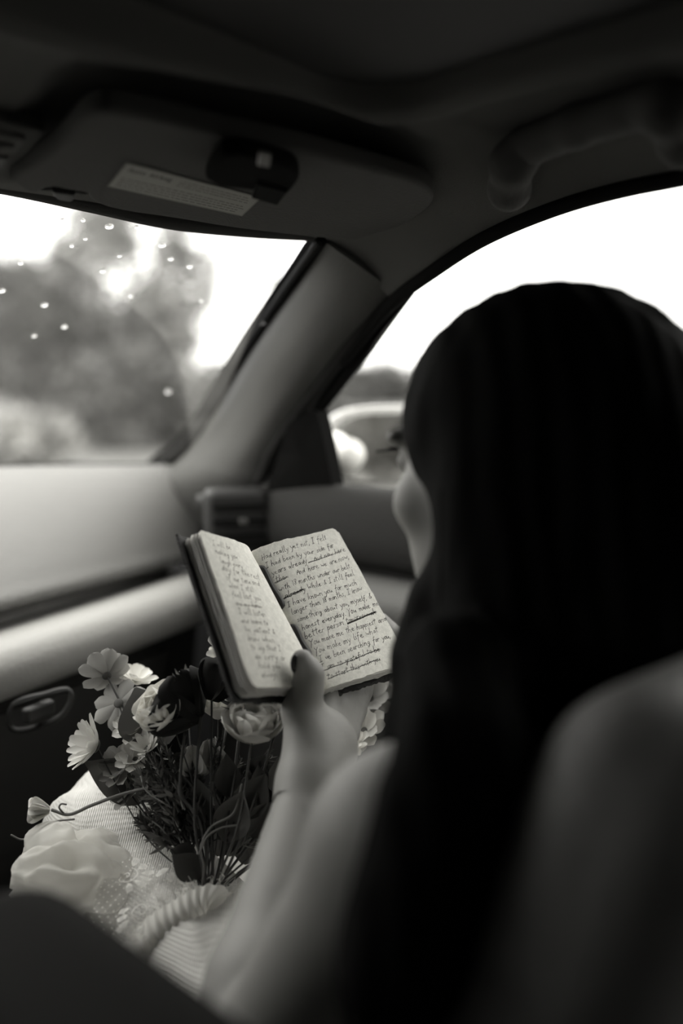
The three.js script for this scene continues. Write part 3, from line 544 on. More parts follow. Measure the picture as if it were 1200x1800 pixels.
  const right = page(['Had really yet not, I felt', 'I had been by your side for', 'years already... And now here', 'the    And here we are now,', 'with 18 months under our belt.', 'already While & I still feel', 'I have known you for much', 'longer than 18 months, I know', 'something about you, myself, &', 'honest everyday. You make me', 'better person tomorrow ah', 'You make me the happiest and', 'You make my life what', 'I ve been searching for you,', 'I am so grateful to be', 'to start this with you'], 800, 1240, 24, 60, 112, 71, -0.045, [[400, 236, 735, 208, 2], [60, 318, 175, 308, 3], [64, 462, 250, 440, 5], [450, 806, 740, 772, 9], [66, 1104, 600, 1072, 2], [66, 1172, 520, 1146, 2]], '#2a2927', 212);
  const left = page(['I will be', 'making you', 'laugh every', 'day for the rest', 'of our time and', 'when I still', 'feel lost you', 'are my home', 'I will listen', 'and learn to', 'be patient &', 'know when', 'to say that I', 'am sorry or', 'hold you', 'always'], 800, 1240, 25, 120, 110, 70, 0.02, [[180, 600, 420, 590, 2]], '#5a5852', 216);
  const eye = V(0.6, -0.05, -0.4);
  const paper = std(0.6, 0.9), cover = std(0.012, 0.7, { bumpMap: rep(grain, 12), bumpScale: 0.001 });
  const side = (T, B, OT, OB, map) => {
    const nrm = OT.clone().sub(T).cross(B.clone().sub(T)).normalize(), toEye = eye.clone().sub(T); if (nrm.dot(toEye) < 0) nrm.negate();
    const flip = OT.clone().sub(T).cross(B.clone().sub(T)).dot(toEye) < 0;
    const pt = (s, t, off, bulge = 1) => { const a = T.clone().lerp(OT, s), b = B.clone().lerp(OB, s); return a.lerp(b, t).addScaledVector(nrm, off + bulge * (0.0075 * Math.sin(Math.PI * Math.pow(clamp(s, 0, 1), 0.55)) * (1 - 0.3 * s) - 0.004 * s)); };
    for (let k = 0; k < 8; k++) {
      const sd = rr(0, 50), eg = (x) => 0.011 * fbm(x * 7 + sd, k, sd, 3) + 0.005 * noise(x * 40, sd), sh = k ? rr(-0.012, 0.012) : 0;
      const round = (s, t) => { const r = 0.05, a = Math.max(0, s - (1 - r)) / r, b = Math.max(0, Math.abs(t - 0.5) - (0.5 - r)) / r; return a && b ? Math.max(0, Math.hypot(a, b) - 1) * r * 0.75 : 0; };
      const g = surf(26, 30, (u, w) => { const s = u * (1 + sh + eg(w) * 1.2), t = w + (w < 0.5 ? -1 : 1) * Math.abs(w - 0.5) * 2 * eg(u + 3) * 0.8, c = round(u, w); return pt(s - c, t + (w < 0.5 ? c : -c), -k * 0.0021 + 0.0006 * fbm(u * 4, w * 4, sd)); }, 0.0011, flip);
      if (!k) { const uv = g.attributes.uv; for (let i = 0; i <= 26; i++) for (let j = 0; j <= 30; j++) uv.setXY(i * 31 + j, map.mir ? 1 - i / 26 : i / 26, 1 - j / 30); }
      mesh('page', g, k ? paper : new THREE.MeshPhysicalMaterial({ map: map.t, roughness: 0.9, specularIntensity: 0.3, bumpMap: map.t, bumpScale: 0.0003 }), nb);
    }
    // cover with a toothed edge
    const zig = (x, f) => 0.010 * (Math.abs(((x * f) % 1) - 0.5) - 0.25) + 0.006 * noise(x * 14, f);
    mesh('cover', surf(40, 120, (u, w) => pt(-0.06 + u * (1.12 + zig(w, 40)), -0.03 + w * 1.06 + (w > 0.98 ? 1.4 * zig(u, 24) : 0), -0.0178, 0.6), 0.0025, flip), cover, nb);
  };
  side(GT, GB, LT, LB, { t: left, mir: true }); side(GT, GB, RT, RB, { t: right, mir: false });
  const sp = (t, o) => GT.clone().lerp(GB, t).addScaledVector(eye.clone().sub(GT).normalize(), o);
  mesh('spine', tube([sp(-0.02, -0.016), sp(0.5, -0.017), sp(1.02, -0.016)], 0.006, 20, 8), cover, nb);
  for (const [a, b] of [[0.13, 0.40], [0.56, 0.76]]) mesh('binding_cord', tube([sp(a, -0.004), sp(a, 0.0055), sp((a + b) / 2, 0.005), sp(b, 0.0055), sp(b, -0.004)], 0.0034, 24, 6), M.dark, nb);
  settle(nb);
}

// ---------------------------------------------------------------- the woman
const LS = at(708, 1478, 0.565), LE = at(420, 1925, 0.65), LW = at(545, 1380, 0.812), RS = V(0.77, -0.25, -0.375), RE = V(0.80, -0.46, -0.46), RW = at(775, 1260, 0.95);
{
  const p1 = thing('person', 'woman with long dark hair reading a notebook in a white dress', 'person');
  const chest = V(0.587, -0.37, -0.395), pelvis = V(0.585, -0.58, -0.42), nb = V(0.588, -0.235, -0.385), hb = V(0.598, -0.14, -0.40);
  const body = (p) => {
    let d = smin(ellipsoid(p, chest, 0.15, 0.17, 0.092), ellipsoid(p, pelvis, 0.17, 0.14, 0.105), 0.08);
    d = smin(d, cone(p, LS, RS, 0.048, 0.048), 0.05);
    d = smin(d, cone(p, nb, hb, 0.055, 0.05), 0.04);
    d = smin(d, cone(p, LS, LE, 0.046, 0.037), 0.03); d = smin(d, cone(p, RS, RE, 0.05, 0.037), 0.03);
    const m = LE.clone().lerp(LW, 0.3), m2 = RE.clone().lerp(RW, 0.3);
    d = smin(d, smin(cone(p, LE, m, 0.037, 0.040), cone(p, m, LW, 0.040, 0.0240), 0.015), 0.012);
    return smin(d, smin(cone(p, RE, m2, 0.037, 0.040), cone(p, m2, RW, 0.040, 0.025), 0.015), 0.012);
  };
  // head, bowed over the page
  const Hc = V(0.598, -0.054, -0.41), tilt = new THREE.Matrix4().makeRotationX(-0.04).setPosition(Hc), ti = tilt.clone().invert(), q = v3();
  const H = (x, y, z) => v3(x, y, z);
  const headD = (p) => {
    q.copy(p).applyMatrix4(ti);
    const r = q.clone(); let d = ellipsoid(r, H(0, 0.014, 0.008), 0.075, 0.09, 0.096);
    d = smin(d, ellipsoid(r, H(0, -0.058, -0.038), 0.059, 0.08, 0.056), 0.03);
    d = smin(d, ellipsoid(r, H(0, -0.112, -0.062), 0.028, 0.024, 0.026), 0.025);                                  // chin
    for (const s of [-1, 1]) { d = smin(d, ellipsoid(r, H(s * 0.043, -0.036, -0.064), 0.022, 0.019, 0.018), 0.018); d = smin(d, ellipsoid(r, H(s * 0.031, 0.012, -0.083), 0.026, 0.008, 0.01), 0.014); d = Math.max(d, -(ellipsoid(r, H(s * 0.032, -0.006, -0.104), 0.017, 0.011, 0.014)) - 0.002); d = smin(d, ellipsoid(r, H(s * 0.031, -0.006, -0.082), 0.012, 0.010, 0.0115), 0.003); d = smin(d, ellipsoid(r, H(s * 0.077, -0.012, 0.012), 0.008, 0.03, 0.018), 0.006); }
    d = smin(d, cone(r, H(0, 0.004, -0.09), H(0, -0.037, -0.112), 0.008, 0.011), 0.012);                           // nose
    d = smin(d, ellipsoid(r, H(0, -0.064, -0.091), 0.022, 0.006, 0.009), 0.005); d = smin(d, ellipsoid(r, H(0, -0.074, -0.089), 0.019, 0.007, 0.009), 0.005);   // lips
    return smin(d, cone(p, nb, hb, 0.052, 0.048), 0.03);
  };
  // the hand under the book: thumb on the page, four fingers behind the cover
  const P = (list) => list.map(([a, b, c, r]) => [at(a, b, c), r]);
  const chainD = (p, ch, k) => { let d = 1; for (let i = 0; i < ch.length - 1; i++) d = smin(d, cone(p, ch[i][0], ch[i + 1][0], ch[i][1], ch[i + 1][1]), k); return d; };
  const thumb = P([[548, 1345, 0.822, 0.02], [530, 1250, 0.838, 0.0165], [540, 1212, 0.835, 0.0128], [543, 1185, 0.833, 0.0118], [531, 1160, 0.833, 0.0092]]);
  const fingers = [[[572, 1270, 0.868, 0.012], [577, 1215, 0.905, 0.0105], [585, 1160, 0.935, 0.009], [590, 1115, 0.95, 0.0075]], [[588, 1285, 0.868, 0.0125], [602, 1235, 0.915, 0.0105], [622, 1180, 0.955, 0.009], [636, 1130, 0.972, 0.0075]], [[594, 1305, 0.862, 0.0125], [610, 1262, 0.905, 0.0105], [634, 1210, 0.945, 0.009], [652, 1165, 0.968, 0.0075]], [[596, 1330, 0.852, 0.0115], [612, 1290, 0.885, 0.0095], [628, 1250, 0.918, 0.008], [644, 1212, 0.945, 0.0068]]].map(P);
  const palmA = at(566, 1290, 0.848), palmB = at(585, 1318, 0.845);
  const handD = (p) => {
    let d = smin(cone(p, LW, palmA, 0.0248, 0.022), cone(p, LW, palmB, 0.022, 0.02), 0.02);
    d = smin(d, chainD(p, thumb, 0.006), 0.016);
    for (const f of fingers) d = smin(d, chainD(p, f, 0.004), 0.005);
    const m = LE.clone().lerp(LW, 0.3); return smin(d, smin(cone(p, LE, m, 0.037, 0.040), cone(p, m, LW, 0.040, 0.0240), 0.015) + 0.0002, 0.010);
  };
  const mirror = P([[765, 1240, 0.955, 0.016], [745, 1195, 0.935, 0.013], [730, 1155, 0.925, 0.0105], [722, 1125, 0.922, 0.008]]);
  const fingersR = [0, 1, 2, 3].map((k) => P([[745 - k * 3, 1215 - k * 14, 0.975, 0.012], [715 - k * 4, 1190 - k * 22, 0.985, 0.010], [680 - k * 4, 1165 - k * 24, 0.985, 0.0085], [655 - k * 4, 1150 - k * 24, 0.98, 0.007]]));
  const palmR = at(745, 1215, 0.968);
  const handR = (p) => { let d = cone(p, RW, palmR, 0.025, 0.027); d = smin(d, chainD(p, mirror, 0.006), 0.014); for (const f of fingersR) d = smin(d, chainD(p, f, 0.004), 0.006); return d; };
  const around = (pts, e) => new THREE.Box3().setFromPoints(pts).expandByScalar(e);
  const hBox = around([LW, ...thumb.map((a) => a[0]), ...fingers.flat().map((a) => a[0])], 0.035), rBox = around([RW, ...mirror.map((a) => a[0]), ...fingersR.flat().map((a) => a[0])], 0.035);
  const skin = std(0.24, 0.55, { sheen: 0.2, sheenColor: grey(0.3), bumpMap: rep(grain, 25), bumpScale: 0.00015 });
  const bodyG = mergeGeometries([
    nets(v3(0.26, CY - 0.76, -0.70), v3(0.98, CY - 0.05, -0.20), 0.009, body),
    nets(v3(0.48, CY - 0.24, -0.56), v3(0.72, CY + 0.10, -0.26), 0.0045, headD),
    nets(hBox.min, hBox.max, 0.0028, handD), nets(rBox.min, rBox.max, 0.004, handR)]);
  mesh('body', bodyG, skin, p1);
  // nails
  const nailG = new THREE.SphereGeometry(1, 16, 10), nail = std(0.015, 0.25);
  const nm = mesh('fingernail', nailG, nail, p1); nm.position.copy(at(521, 1168, 0.829)); nm.quaternion.setFromRotationMatrix(new THREE.Matrix4().makeBasis(rgt.clone().multiplyScalar(0.5).addScaledVector(fwd, -0.85).normalize(), upv, rgt.clone().multiplyScalar(0.85).addScaledVector(fwd, 0.5).normalize())); nm.scale.set(0.0062, 0.0095, 0.0035); nm.rotation.z += 0.15;
  // lashes
  const lash = []; for (let k = 0; k < 9; k++) { const e = v3(-0.042 + k * 0.0025, 0.004, -0.092).applyMatrix4(tilt), f = v3(-0.046 + k * 0.0028, 0.001, -0.104).applyMatrix4(tilt); lash.push(tube([e, e.clone().lerp(f, 0.5).add(v3(0, -0.001, 0)), f], 0.0008, 4, 4)); }
  mesh('eyelashes', mergeGeometries(lash), std(0.004, 0.8), p1);
  // hair: parted on top, falling in front of and behind the shoulder
  const crown = v3(0, 0.022, 0.02);
  const C = (l) => l.map(([x, y, z, r]) => [V(x, y, z), r]);
  const locks = [C([[0.562, -0.03, -0.41, 0.030], [0.55, -0.10, -0.40, 0.031], [0.540, -0.158, -0.425, 0.029], [0.533, -0.20, -0.438, 0.029], [0.526, -0.25, -0.435, 0.030], [0.508, -0.32, -0.425, 0.032], [0.495, -0.40, -0.40, 0.03], [0.485, -0.47, -0.39, 0.018]]),
    C([[0.60, -0.07, -0.33, 0.080], [0.575, -0.2, -0.315, 0.08], [0.53, -0.34, -0.295, 0.072], [0.50, -0.46, -0.30, 0.055], [0.48, -0.58, -0.32, 0.035]]),
    C([[0.55, -0.07, -0.385, 0.050], [0.525, -0.18, -0.36, 0.053], [0.475, -0.275, -0.325, 0.045], [0.435, -0.37, -0.305, 0.038], [0.415, -0.47, -0.32, 0.030], [0.41, -0.55, -0.34, 0.018]]),
    [[800, 1180, 0.57, 0.035], [805, 1320, 0.515, 0.031], [780, 1430, 0.5, 0.031], [745, 1560, 0.493, 0.031], [705, 1700, 0.49, 0.028], [690, 1790, 0.5, 0.018]].map(([a, b, d, r]) => [at(a, b, d), r]),
    C([[0.65, -0.05, -0.40, 0.045], [0.665, -0.18, -0.385, 0.05], [0.68, -0.30, -0.38, 0.045]])];
  const hairD = (p) => {
    q.copy(p).applyMatrix4(ti); const r = q.clone();
    let d = ellipsoid(r, crown, 0.091, 0.097, 0.113);
    const face = ellipsoid(r, v3(0, -0.072, -0.118), 0.068, 0.098, 0.085);
    d = Math.max(d, -face);
    for (const l of locks) d = smin(d, chainD(p, l, 0.02), 0.022);
    const wave = 0.0009 * Math.sin((p.x * 260 + p.z * 190) + 3 * fbm(p.x * 20, p.y * 9, p.z * 20)) + 0.003 * fbm(p.x * 30, p.y * 10, p.z * 30);
    return d + wave + 0.006 * Math.exp(-(r.x * r.x) / 0.00004) * smooth(r.y, 0.05, 0.11);
  };
  const hairM = std(0.004, 0.85, { specularIntensity: 0.1 });
  const hair = mesh('hair', nets(v3(0.30, CY - 0.63, -0.56), v3(0.76, CY + 0.09, -0.20), 0.0055, hairD), hairM, p1);
  const st = [];
  for (let k = 0; k < 90; k++) { const l = locks[k % 4], n = l.length, o = v3(rr(-1, 1), rr(-0.3, 0.3), rr(-1, 1)).normalize(); st.push(tube(l.map(([c, r], i) => c.clone().addScaledVector(o, r * rr(0.92, 1.12)).add(v3(rr(-0.003, 0.003), i === n - 1 ? -rr(0, 0.05) : 0, rr(-0.003, 0.003)))), 0.0009, 24, 4)); }
  mesh('loose_strands', mergeGeometries(st), hairM, hair).userData.kind = 'stuff';
  // dress: bodice and a wide skirt over the lap
  const cloth = new THREE.MeshPhysicalMaterial({ color: grey(0.78), roughness: 0.8, sheen: 0.4, sheenColor: grey(0.6) });
  const dress = mesh('dress_bodice', nets(v3(0.40, CY - 0.72, -0.56), v3(0.78, CY - 0.28, -0.26), 0.010, (p) => Math.max(smin(ellipsoid(p, chest, 0.155, 0.175, 0.098), ellipsoid(p, pelvis, 0.176, 0.146, 0.112), 0.08), p.y - CY + 0.30)), cloth, p1);
  const KL = at(200, 1475, 0.985), KR = V(0.72, -0.57, -0.83), HL = V(0.49, -0.61, -0.42), HR = V(0.68, -0.61, -0.42);
  const skirtD = (p) => {
    let d = smin(cone(p, HL, KL, 0.09, 0.062), cone(p, HR, KR, 0.09, 0.065), 0.07);
    d = smin(d, cone(p, KL, V(0.51, -0.82, -0.92), 0.062, 0.075), 0.03); d = smin(d, cone(p, KR, V(0.70, -0.82, -0.92), 0.065, 0.075), 0.03);
    return d + 0.004 * Math.sin(p.x * 95 + 4 * fbm(p.x * 10, p.y * 10, p.z * 10)) + 0.009 * fbm(p.x * 15, p.y * 15, p.z * 15);
  };
  const weave = noiseTex(256, (u, v) => 0.5 + 0.25 * Math.sin(u * 2 * Math.PI * 40) + 0.25 * Math.sin(v * 2 * Math.PI * 40));
  const satin = new THREE.MeshPhysicalMaterial({ color: grey(0.64), roughness: 0.6, sheen: 0.5, sheenColor: grey(0.5), bumpMap: rep(weave, 9), bumpScale: 0.0006 });
  mesh('dress_skirt', nets(v3(0.35, CY - 0.9, -1.02), v3(0.80, CY - 0.36, -0.32), 0.008, skirtD), satin, p1);
  // tulle gathered beside the knee
  const tulleM = new THREE.MeshPhysicalMaterial({ color: grey(0.9), roughness: 1, transmission: 0.45, thickness: 0, opacity: 0.5, transparent: true, specularIntensity: 0.2 });
  const puff = (px, py, dep, rx, ry, sd) => { const c = at(px, py, dep); return surf(40, 28, (u, v) => { const a = u * 2 * Math.PI, b = v * Math.PI, d = v3(Math.sin(b) * Math.cos(a), Math.cos(b), Math.sin(b) * Math.sin(a)), ridge = 1 - Math.abs(fbm(d.x * 1.15 + sd, d.y * 1.15, d.z * 1.15 + sd, 2)) * 1.1; return c.clone().addScaledVector(rgt, d.x * rx * ridge).addScaledVector(upv, d.y * ry * ridge).addScaledVector(fwd, d.z * 0.028 * ridge); }); };
  for (const a of [[105, 1512, 0.895, 0.044, 0.036, 1.3], [170, 1525, 0.90, 0.05, 0.036, 4.1], [120, 1555, 0.87, 0.055, 0.04, 7.7], [190, 1640, 0.88, 0.055, 0.05, 9.2]]) mesh('tulle', puff(...a), tulleM, dress);
  // lace: dotted net, scrolls and sprays stitched on the tulle
  const W = 768, cv = document.createElement('canvas'); cv.width = cv.height = W; const x = cv.getContext('2d');
  x.fillStyle = 'rgb(30,30,30)'; x.fillRect(0, 0, W, W); x.strokeStyle = '#9a9a9a'; x.lineWidth = 2;
  for (let k = -12; k < 24; k++) { x.beginPath(); x.moveTo(k * 46, 0); x.lineTo(k * 46 + 420, W); x.stroke(); x.beginPath(); x.moveTo(k * 46 + 420, 0); x.lineTo(k * 46, W); x.stroke(); }
  x.fillStyle = '#ffffff'; for (let j = 0; j < 18; j++) for (let i = 0; i < 18; i++) { x.beginPath(); x.arc(i * 46 + (j % 2) * 23, j * 42, 5, 0, 7); x.fill(); }
  x.strokeStyle = '#ffffff';
  for (let k = 0; k < 4; k++) { const cx = [180, 520, 300, 620][k], cy = [500, 560, 180, 240][k], dir = rr(0, 6.3); x.lineWidth = 8; x.beginPath(); for (let a = 0; a < 9; a += 0.2) { const r = 8 + a * 8; x.lineTo(cx + r * Math.cos(a + dir), cy + r * Math.sin(a + dir)); } x.stroke();
    for (let m = 0; m < 6; m++) { const a = dir + m * 0.5, l = rr(40, 100); x.save(); x.translate(cx + 90 * Math.cos(a), cy + 90 * Math.sin(a)); x.rotate(a); x.lineWidth = 3; for (let n = -5; n <= 5; n++) { x.beginPath(); x.moveTo(0, 0); x.quadraticCurveTo(l * 0.5, n * 7, l, n * 2.5); x.stroke(); } x.restore(); } }
  const lt = new THREE.CanvasTexture(cv);
  const laceM = new THREE.MeshPhysicalMaterial({ color: grey(0.92), roughness: 0.7, alphaMap: lt, transparent: true, transmission: 0.2, thickness: 0 });
  const laceRows = [[[178, 1505, 0.888], [220, 1492, 0.894], [268, 1482, 0.896], [320, 1498, 0.89], [368, 1535, 0.88]], [[172, 1550, 0.858], [225, 1535, 0.868], [280, 1528, 0.87], [330, 1540, 0.87], [365, 1570, 0.865]], [[165, 1595, 0.84], [225, 1585, 0.848], [275, 1580, 0.85], [322, 1585, 0.852], [350, 1605, 0.85]], [[150, 1650, 0.815], [205, 1650, 0.825], [250, 1650, 0.828], [290, 1640, 0.832], [310, 1640, 0.835]]].map((r) => r.map((a) => at(...a)));
  const lg = patch(laceRows, 30, 36, 0); { const p = lg.attributes.position, uv = lg.attributes.uv; for (let i = 0; i <= 30; i++) for (let j = 0; j <= 36; j++) { const m = i * 37 + j; uv.setXY(m, j / 36, i / 30); p.setY(m, p.getY(m) + 0.005 * fbm(i / 5, j / 5, 2)); } lg.computeVertexNormals(); }
  mesh('lace_overlay', lg, laceM, dress);
  settle(p1);
}
// ---------------------------------------------------------------- bouquet
{
  const bq = thing('bouquet', 'bouquet of pale ranunculus, daisies and dark foliage tied with gauze ribbon', 'bouquet');
  const petalM = (v, t = 0.3) => new THREE.MeshPhysicalMaterial({ color: grey(v), roughness: 0.7, transmission: t, thickness: 0, specularIntensity: 0.4 });
  const white = petalM(0.9), cream = petalM(0.68), soft = petalM(0.42), wine = petalM(0.022, 0.1), leafD = petalM(0.085, 0.2), leafG = petalM(0.15, 0.2), fernM = petalM(0.22, 0.25), stemM = std(0.05, 0.6), eyeM = std(0.12, 0.9);
  function petal(L, W, cup, curl, kind) {
    return surf(12, 8, (u, v) => {
      const s = v * 2 - 1; let w = kind === 'long' ? Math.pow(Math.sin(Math.PI * (0.06 + 0.86 * u)), 0.6) : kind === 'leaf' ? Math.sin(Math.PI * Math.pow(clamp(u, 0.02, 0.985), 0.8)) : (0.22 + 0.78 * Math.sin(Math.PI * (0.02 + 0.56 * u))) * Math.sqrt(Math.max(0, 1 - Math.pow(u, 7) * 0.93));
      w *= W; const a = curl * u, k = curl || 1e-3, notch = kind === 'frill' ? 0.06 * Math.sin(s * 9) * u : kind === 'leaf' ? 0 : -0.04 * s * s * u;
      const y = L * (Math.sin(a) / k + notch), z = L * (1 - Math.cos(a)) / k + cup * s * s * w + (kind === 'long' ? 0.0008 * Math.cos(s * 7) * u : 0) + (kind === 'frill' ? 0.08 * L * Math.sin(s * 6 + 1) * u : 0) + (kind === 'leaf' ? -0.1 * w * Math.cos(s * 2) : 0);
      return v3(s * w, y, z);
    });
  }
  const G = { cup: petal(1, 0.62, 0.55, 0.9), wide: petal(1, 0.72, 0.35, 0.5), ruff: petal(1, 0.6, 0.2, 0.4, 'frill'), long: petal(1, 0.19, 0.25, 0.25, 'long'), mum: petal(1, 0.30, 0.3, 0.5, 'wide'), leaf: petal(1, 0.34, 0.3, 0.35, 'leaf'), blade: petal(1, 0.12, 0.2, 0.3, 'leaf') };
  const view = (x, y, z) => rgt.clone().multiplyScalar(x).addScaledVector(upv, y).addScaledVector(fwd, -z).normalize();        // x across, y up, z towards the lens
  function put(m, pos, along, normal, s) { const y = along.clone().normalize(), x = y.clone().cross(normal).normalize(), z = x.clone().cross(y); m.quaternion.setFromRotationMatrix(new THREE.Matrix4().makeBasis(x, y, z)); m.position.copy(pos); m.scale.copy(typeof s === 'number' ? v3(s, s, s) : s); return m; }
  // rings of petals round an axis; every petal is a mesh
  function flower(name, c, axis, rings, centre) {
    const f = new THREE.Group(); f.name = name; bq.add(f);
    const a = axis.clone().normalize(), e1 = (Math.abs(a.y) < 0.9 ? v3(0, 1, 0) : v3(1, 0, 0)).cross(a).normalize(), e2 = a.clone().cross(e1);
    for (const { n, geo, tilt, r0 = 0, size, mat, jit = 0.15, rise = 0 } of rings) for (let k = 0; k < n; k++) {
      const ph = (k + rr(-jit, jit)) / n * 2 * Math.PI + n, rad = e1.clone().multiplyScalar(Math.cos(ph)).addScaledVector(e2, Math.sin(ph)), t = tilt + rr(-jit, jit) * 0.6;
      const along = rad.clone().multiplyScalar(Math.cos(t)).addScaledVector(a, Math.sin(t)), nor = rad.clone().multiplyScalar(-Math.sin(t)).addScaledVector(a, Math.cos(t));
      put(mesh('petal', geo, mat, f), c.clone().addScaledVector(rad, r0).addScaledVector(a, rise), along, nor, size * 1.25 * rr(1 - jit * 0.5, 1 + jit * 0.5));
    }
    if (centre) put(mesh('centre', new THREE.SphereGeometry(1, 14, 8), centre[1], f), c.clone().addScaledVector(a, centre[2] ?? 0), a, e1, v3(centre[0], centre[0] * 0.5, centre[0]));
    return f;
  }
  const ranunculus = (c, axis, r, mat) => flower('ranunculus', c, axis, [{ n: 5, geo: G.wide, tilt: 0.5, size: r * 1.0, mat }, { n: 7, geo: G.cup, tilt: 0.6, size: r * 0.95, mat }, { n: 7, geo: G.cup, tilt: 0.85, size: r * 0.88, mat, rise: r * 0.08 }, { n: 5, geo: G.cup, tilt: 1.15, size: r * 0.7, mat, rise: r * 0.12 }], [r * 0.25, soft, r * 0.35]);
  const daisy = (c, axis, r, mat, n = 15, tilt = 0.2) => flower('daisy', c, axis, [{ n, geo: G.long, tilt, r0: r * 0.12, size: r, mat }, { n: n - 3, geo: G.long, tilt: tilt + 0.25, r0: r * 0.1, size: r * 0.85, mat }], [r * 0.28, eyeM, r * 0.05]);
  const mum = (c, axis, r, mat) => flower('chrysanthemum', c, axis, [{ n: 8, geo: G.mum, tilt: 0.1, r0: r * 0.1, size: r, mat }, { n: 7, geo: G.mum, tilt: 0.45, r0: r * 0.08, size: r * 0.9, mat }], [r * 0.22, eyeM, 0]);
  const tie = at(362, 1592, 0.862), heads = [];
  const head = (px, py, d) => { const p = at(px, py, d); heads.push(p); return p; };
  ranunculus(head(442, 1305, 0.88), view(0.12, 0.95, 0.35), 0.030, cream);
  ranunculus(head(492, 1258, 0.905), view(0.1, 0.95, 0.2), 0.026, cream);
  ranunculus(head(300, 1262, 0.895), view(-0.45, 0.6, 0.65), 0.026, white);
  ranunculus(head(384, 1264, 0.93), view(0, 0.95, 0.2), 0.021, white);
  flower('dark_ranunculus', head(352, 1262, 0.885), view(-0.75, 0.35, -0.4), [{ n: 5, geo: G.ruff, tilt: 0.55, size: 0.034, mat: wine }, { n: 4, geo: G.ruff, tilt: 0.8, size: 0.028, mat: wine }], null);
  flower('dark_ranunculus', head(372, 1232, 0.895), view(0.35, 0.9, 0.1), [{ n: 3, geo: G.ruff, tilt: 1.15, size: 0.032, mat: wine }], null);
  daisy(head(412, 1142, 0.955), view(-0.75, 0.25, -0.35), 0.024, white, 13, 0.4);
  mum(head(188, 1188, 0.95), view(-0.35, 0.45, -0.7), 0.021, soft); mum(head(208, 1236, 0.94), view(0.1, -0.4, -0.8), 0.021, soft);
  daisy(head(170, 1312, 0.93), view(-0.7, 0.35, 0.45), 0.024, cream, 11, 0.5);
  mum(head(238, 1196, 0.98), view(0.2, 0.8, 0.2), 0.016, white); mum(head(240, 1278, 0.93), view(-0.3, 0.6, 0.6), 0.017, cream);
  mum(head(430, 1200, 0.97), view(-0.2, 0.5, 0.7), 0.026, cream); mum(head(420, 1180, 0.985), view(-0.6, 0.7, 0.3), 0.018, white);
  mum(head(212, 1350, 0.925), view(-0.4, 0.5, 0.7), 0.017, soft); mum(head(238, 1335, 0.92), view(-0.1, 0.7, 0.6), 0.015, cream); daisy(head(260, 1318, 0.9), view(-0.2, 0.7, 0.6), 0.014, cream, 9, 0.7); mum(head(225, 1390, 0.93), view(-0.6, 0.4, 0.6), 0.015, soft);
  flower('tulip', head(338, 1310, 0.905), view(0, -0.9, 0.2), [{ n: 5, geo: G.cup, tilt: 1.15, size: 0.022, mat: cream }], null); flower('tulip', head(365, 1300, 0.915), view(0.2, -0.9, 0.1), [{ n: 5, geo: G.cup, tilt: 1.1, size: 0.019, mat: soft }], null);
  mum(head(640, 1285, 0.97), view(-0.3, 0.5, 0.7), 0.02, cream); daisy(head(622, 1312, 0.955), view(-0.2, 0.6, 0.7), 0.016, white, 9, 0.5); mum(head(650, 1228, 1.0), view(0, 0.5, 0.8), 0.022, soft); ranunculus(head(600, 1330, 0.94), view(-0.2, 0.9, 0.3), 0.014, white);
  // thistle-like dark bracts
  flower('thistle', head(430, 1250, 0.9), view(-0.1, 0.9, 0.3), [{ n: 9, geo: G.blade, tilt: 0.5, size: 0.03, mat: wine }, { n: 7, geo: G.blade, tilt: 0.95, size: 0.026, mat: wine }], [0.006, wine, 0]);
  flower('thistle', head(328, 1212, 0.98), view(0.1, 0.9, 0.3), [{ n: 7, geo: G.blade, tilt: 0.6, size: 0.02, mat: leafG }], null);
  // broad leaves: [stem px, tip px, depth, width, material]
  for (const [x0, y0, x1, y1, d, w, m] of [[290, 1310, 243, 1200, 0.915, 1.5, leafG], [275, 1400, 148, 1336, 0.93, 0.8, leafG], [345, 1500, 300, 1492, 0.868, 1, leafD], [395, 1480, 432, 1382, 0.875, 0.9, leafG], [370, 1450, 352, 1360, 0.885, 0.9, leafG], [330, 1420, 318, 1350, 0.89, 0.9, leafD], [420, 1440, 470, 1352, 0.885, 0.9, leafD], [440, 1470, 500, 1400, 0.885, 0.9, leafD], [350, 1345, 300, 1325, 0.9, 0.9, leafD], [400, 1400, 395, 1318, 0.885, 0.8, leafD], [455, 1400, 450, 1340, 0.89, 0.8, leafD], [300, 1480, 250, 1455, 0.895, 0.6, leafG], [355, 1540, 300, 1500, 0.862, 1.1, leafD], [620, 1345, 690, 1300, 0.97, 0.7, leafG], [610, 1300, 680, 1262, 0.99, 0.7, leafD], ...Array.from({ length: 22 }, (_, i) => { const x = 395 + (i % 8) * 15 + rr(-6, 6), y = 1330 + Math.floor(i / 8) * 55 + rr(-12, 12); return [x - 12 + rr(-8, 8), y + 70, x + rr(-18, 26), y, rr(0.915, 0.945), rr(0.8, 1.1), leafD]; })]) {
    const a = at(x0, y0, d + 0.005), b = at(x1, y1, d), l = a.distanceTo(b); put(mesh('leaf', G.leaf, m, bq), a, b.clone().sub(a), view(rr(-0.4, 0.4), 0.3, 1), v3(l * w, l, l));
  }
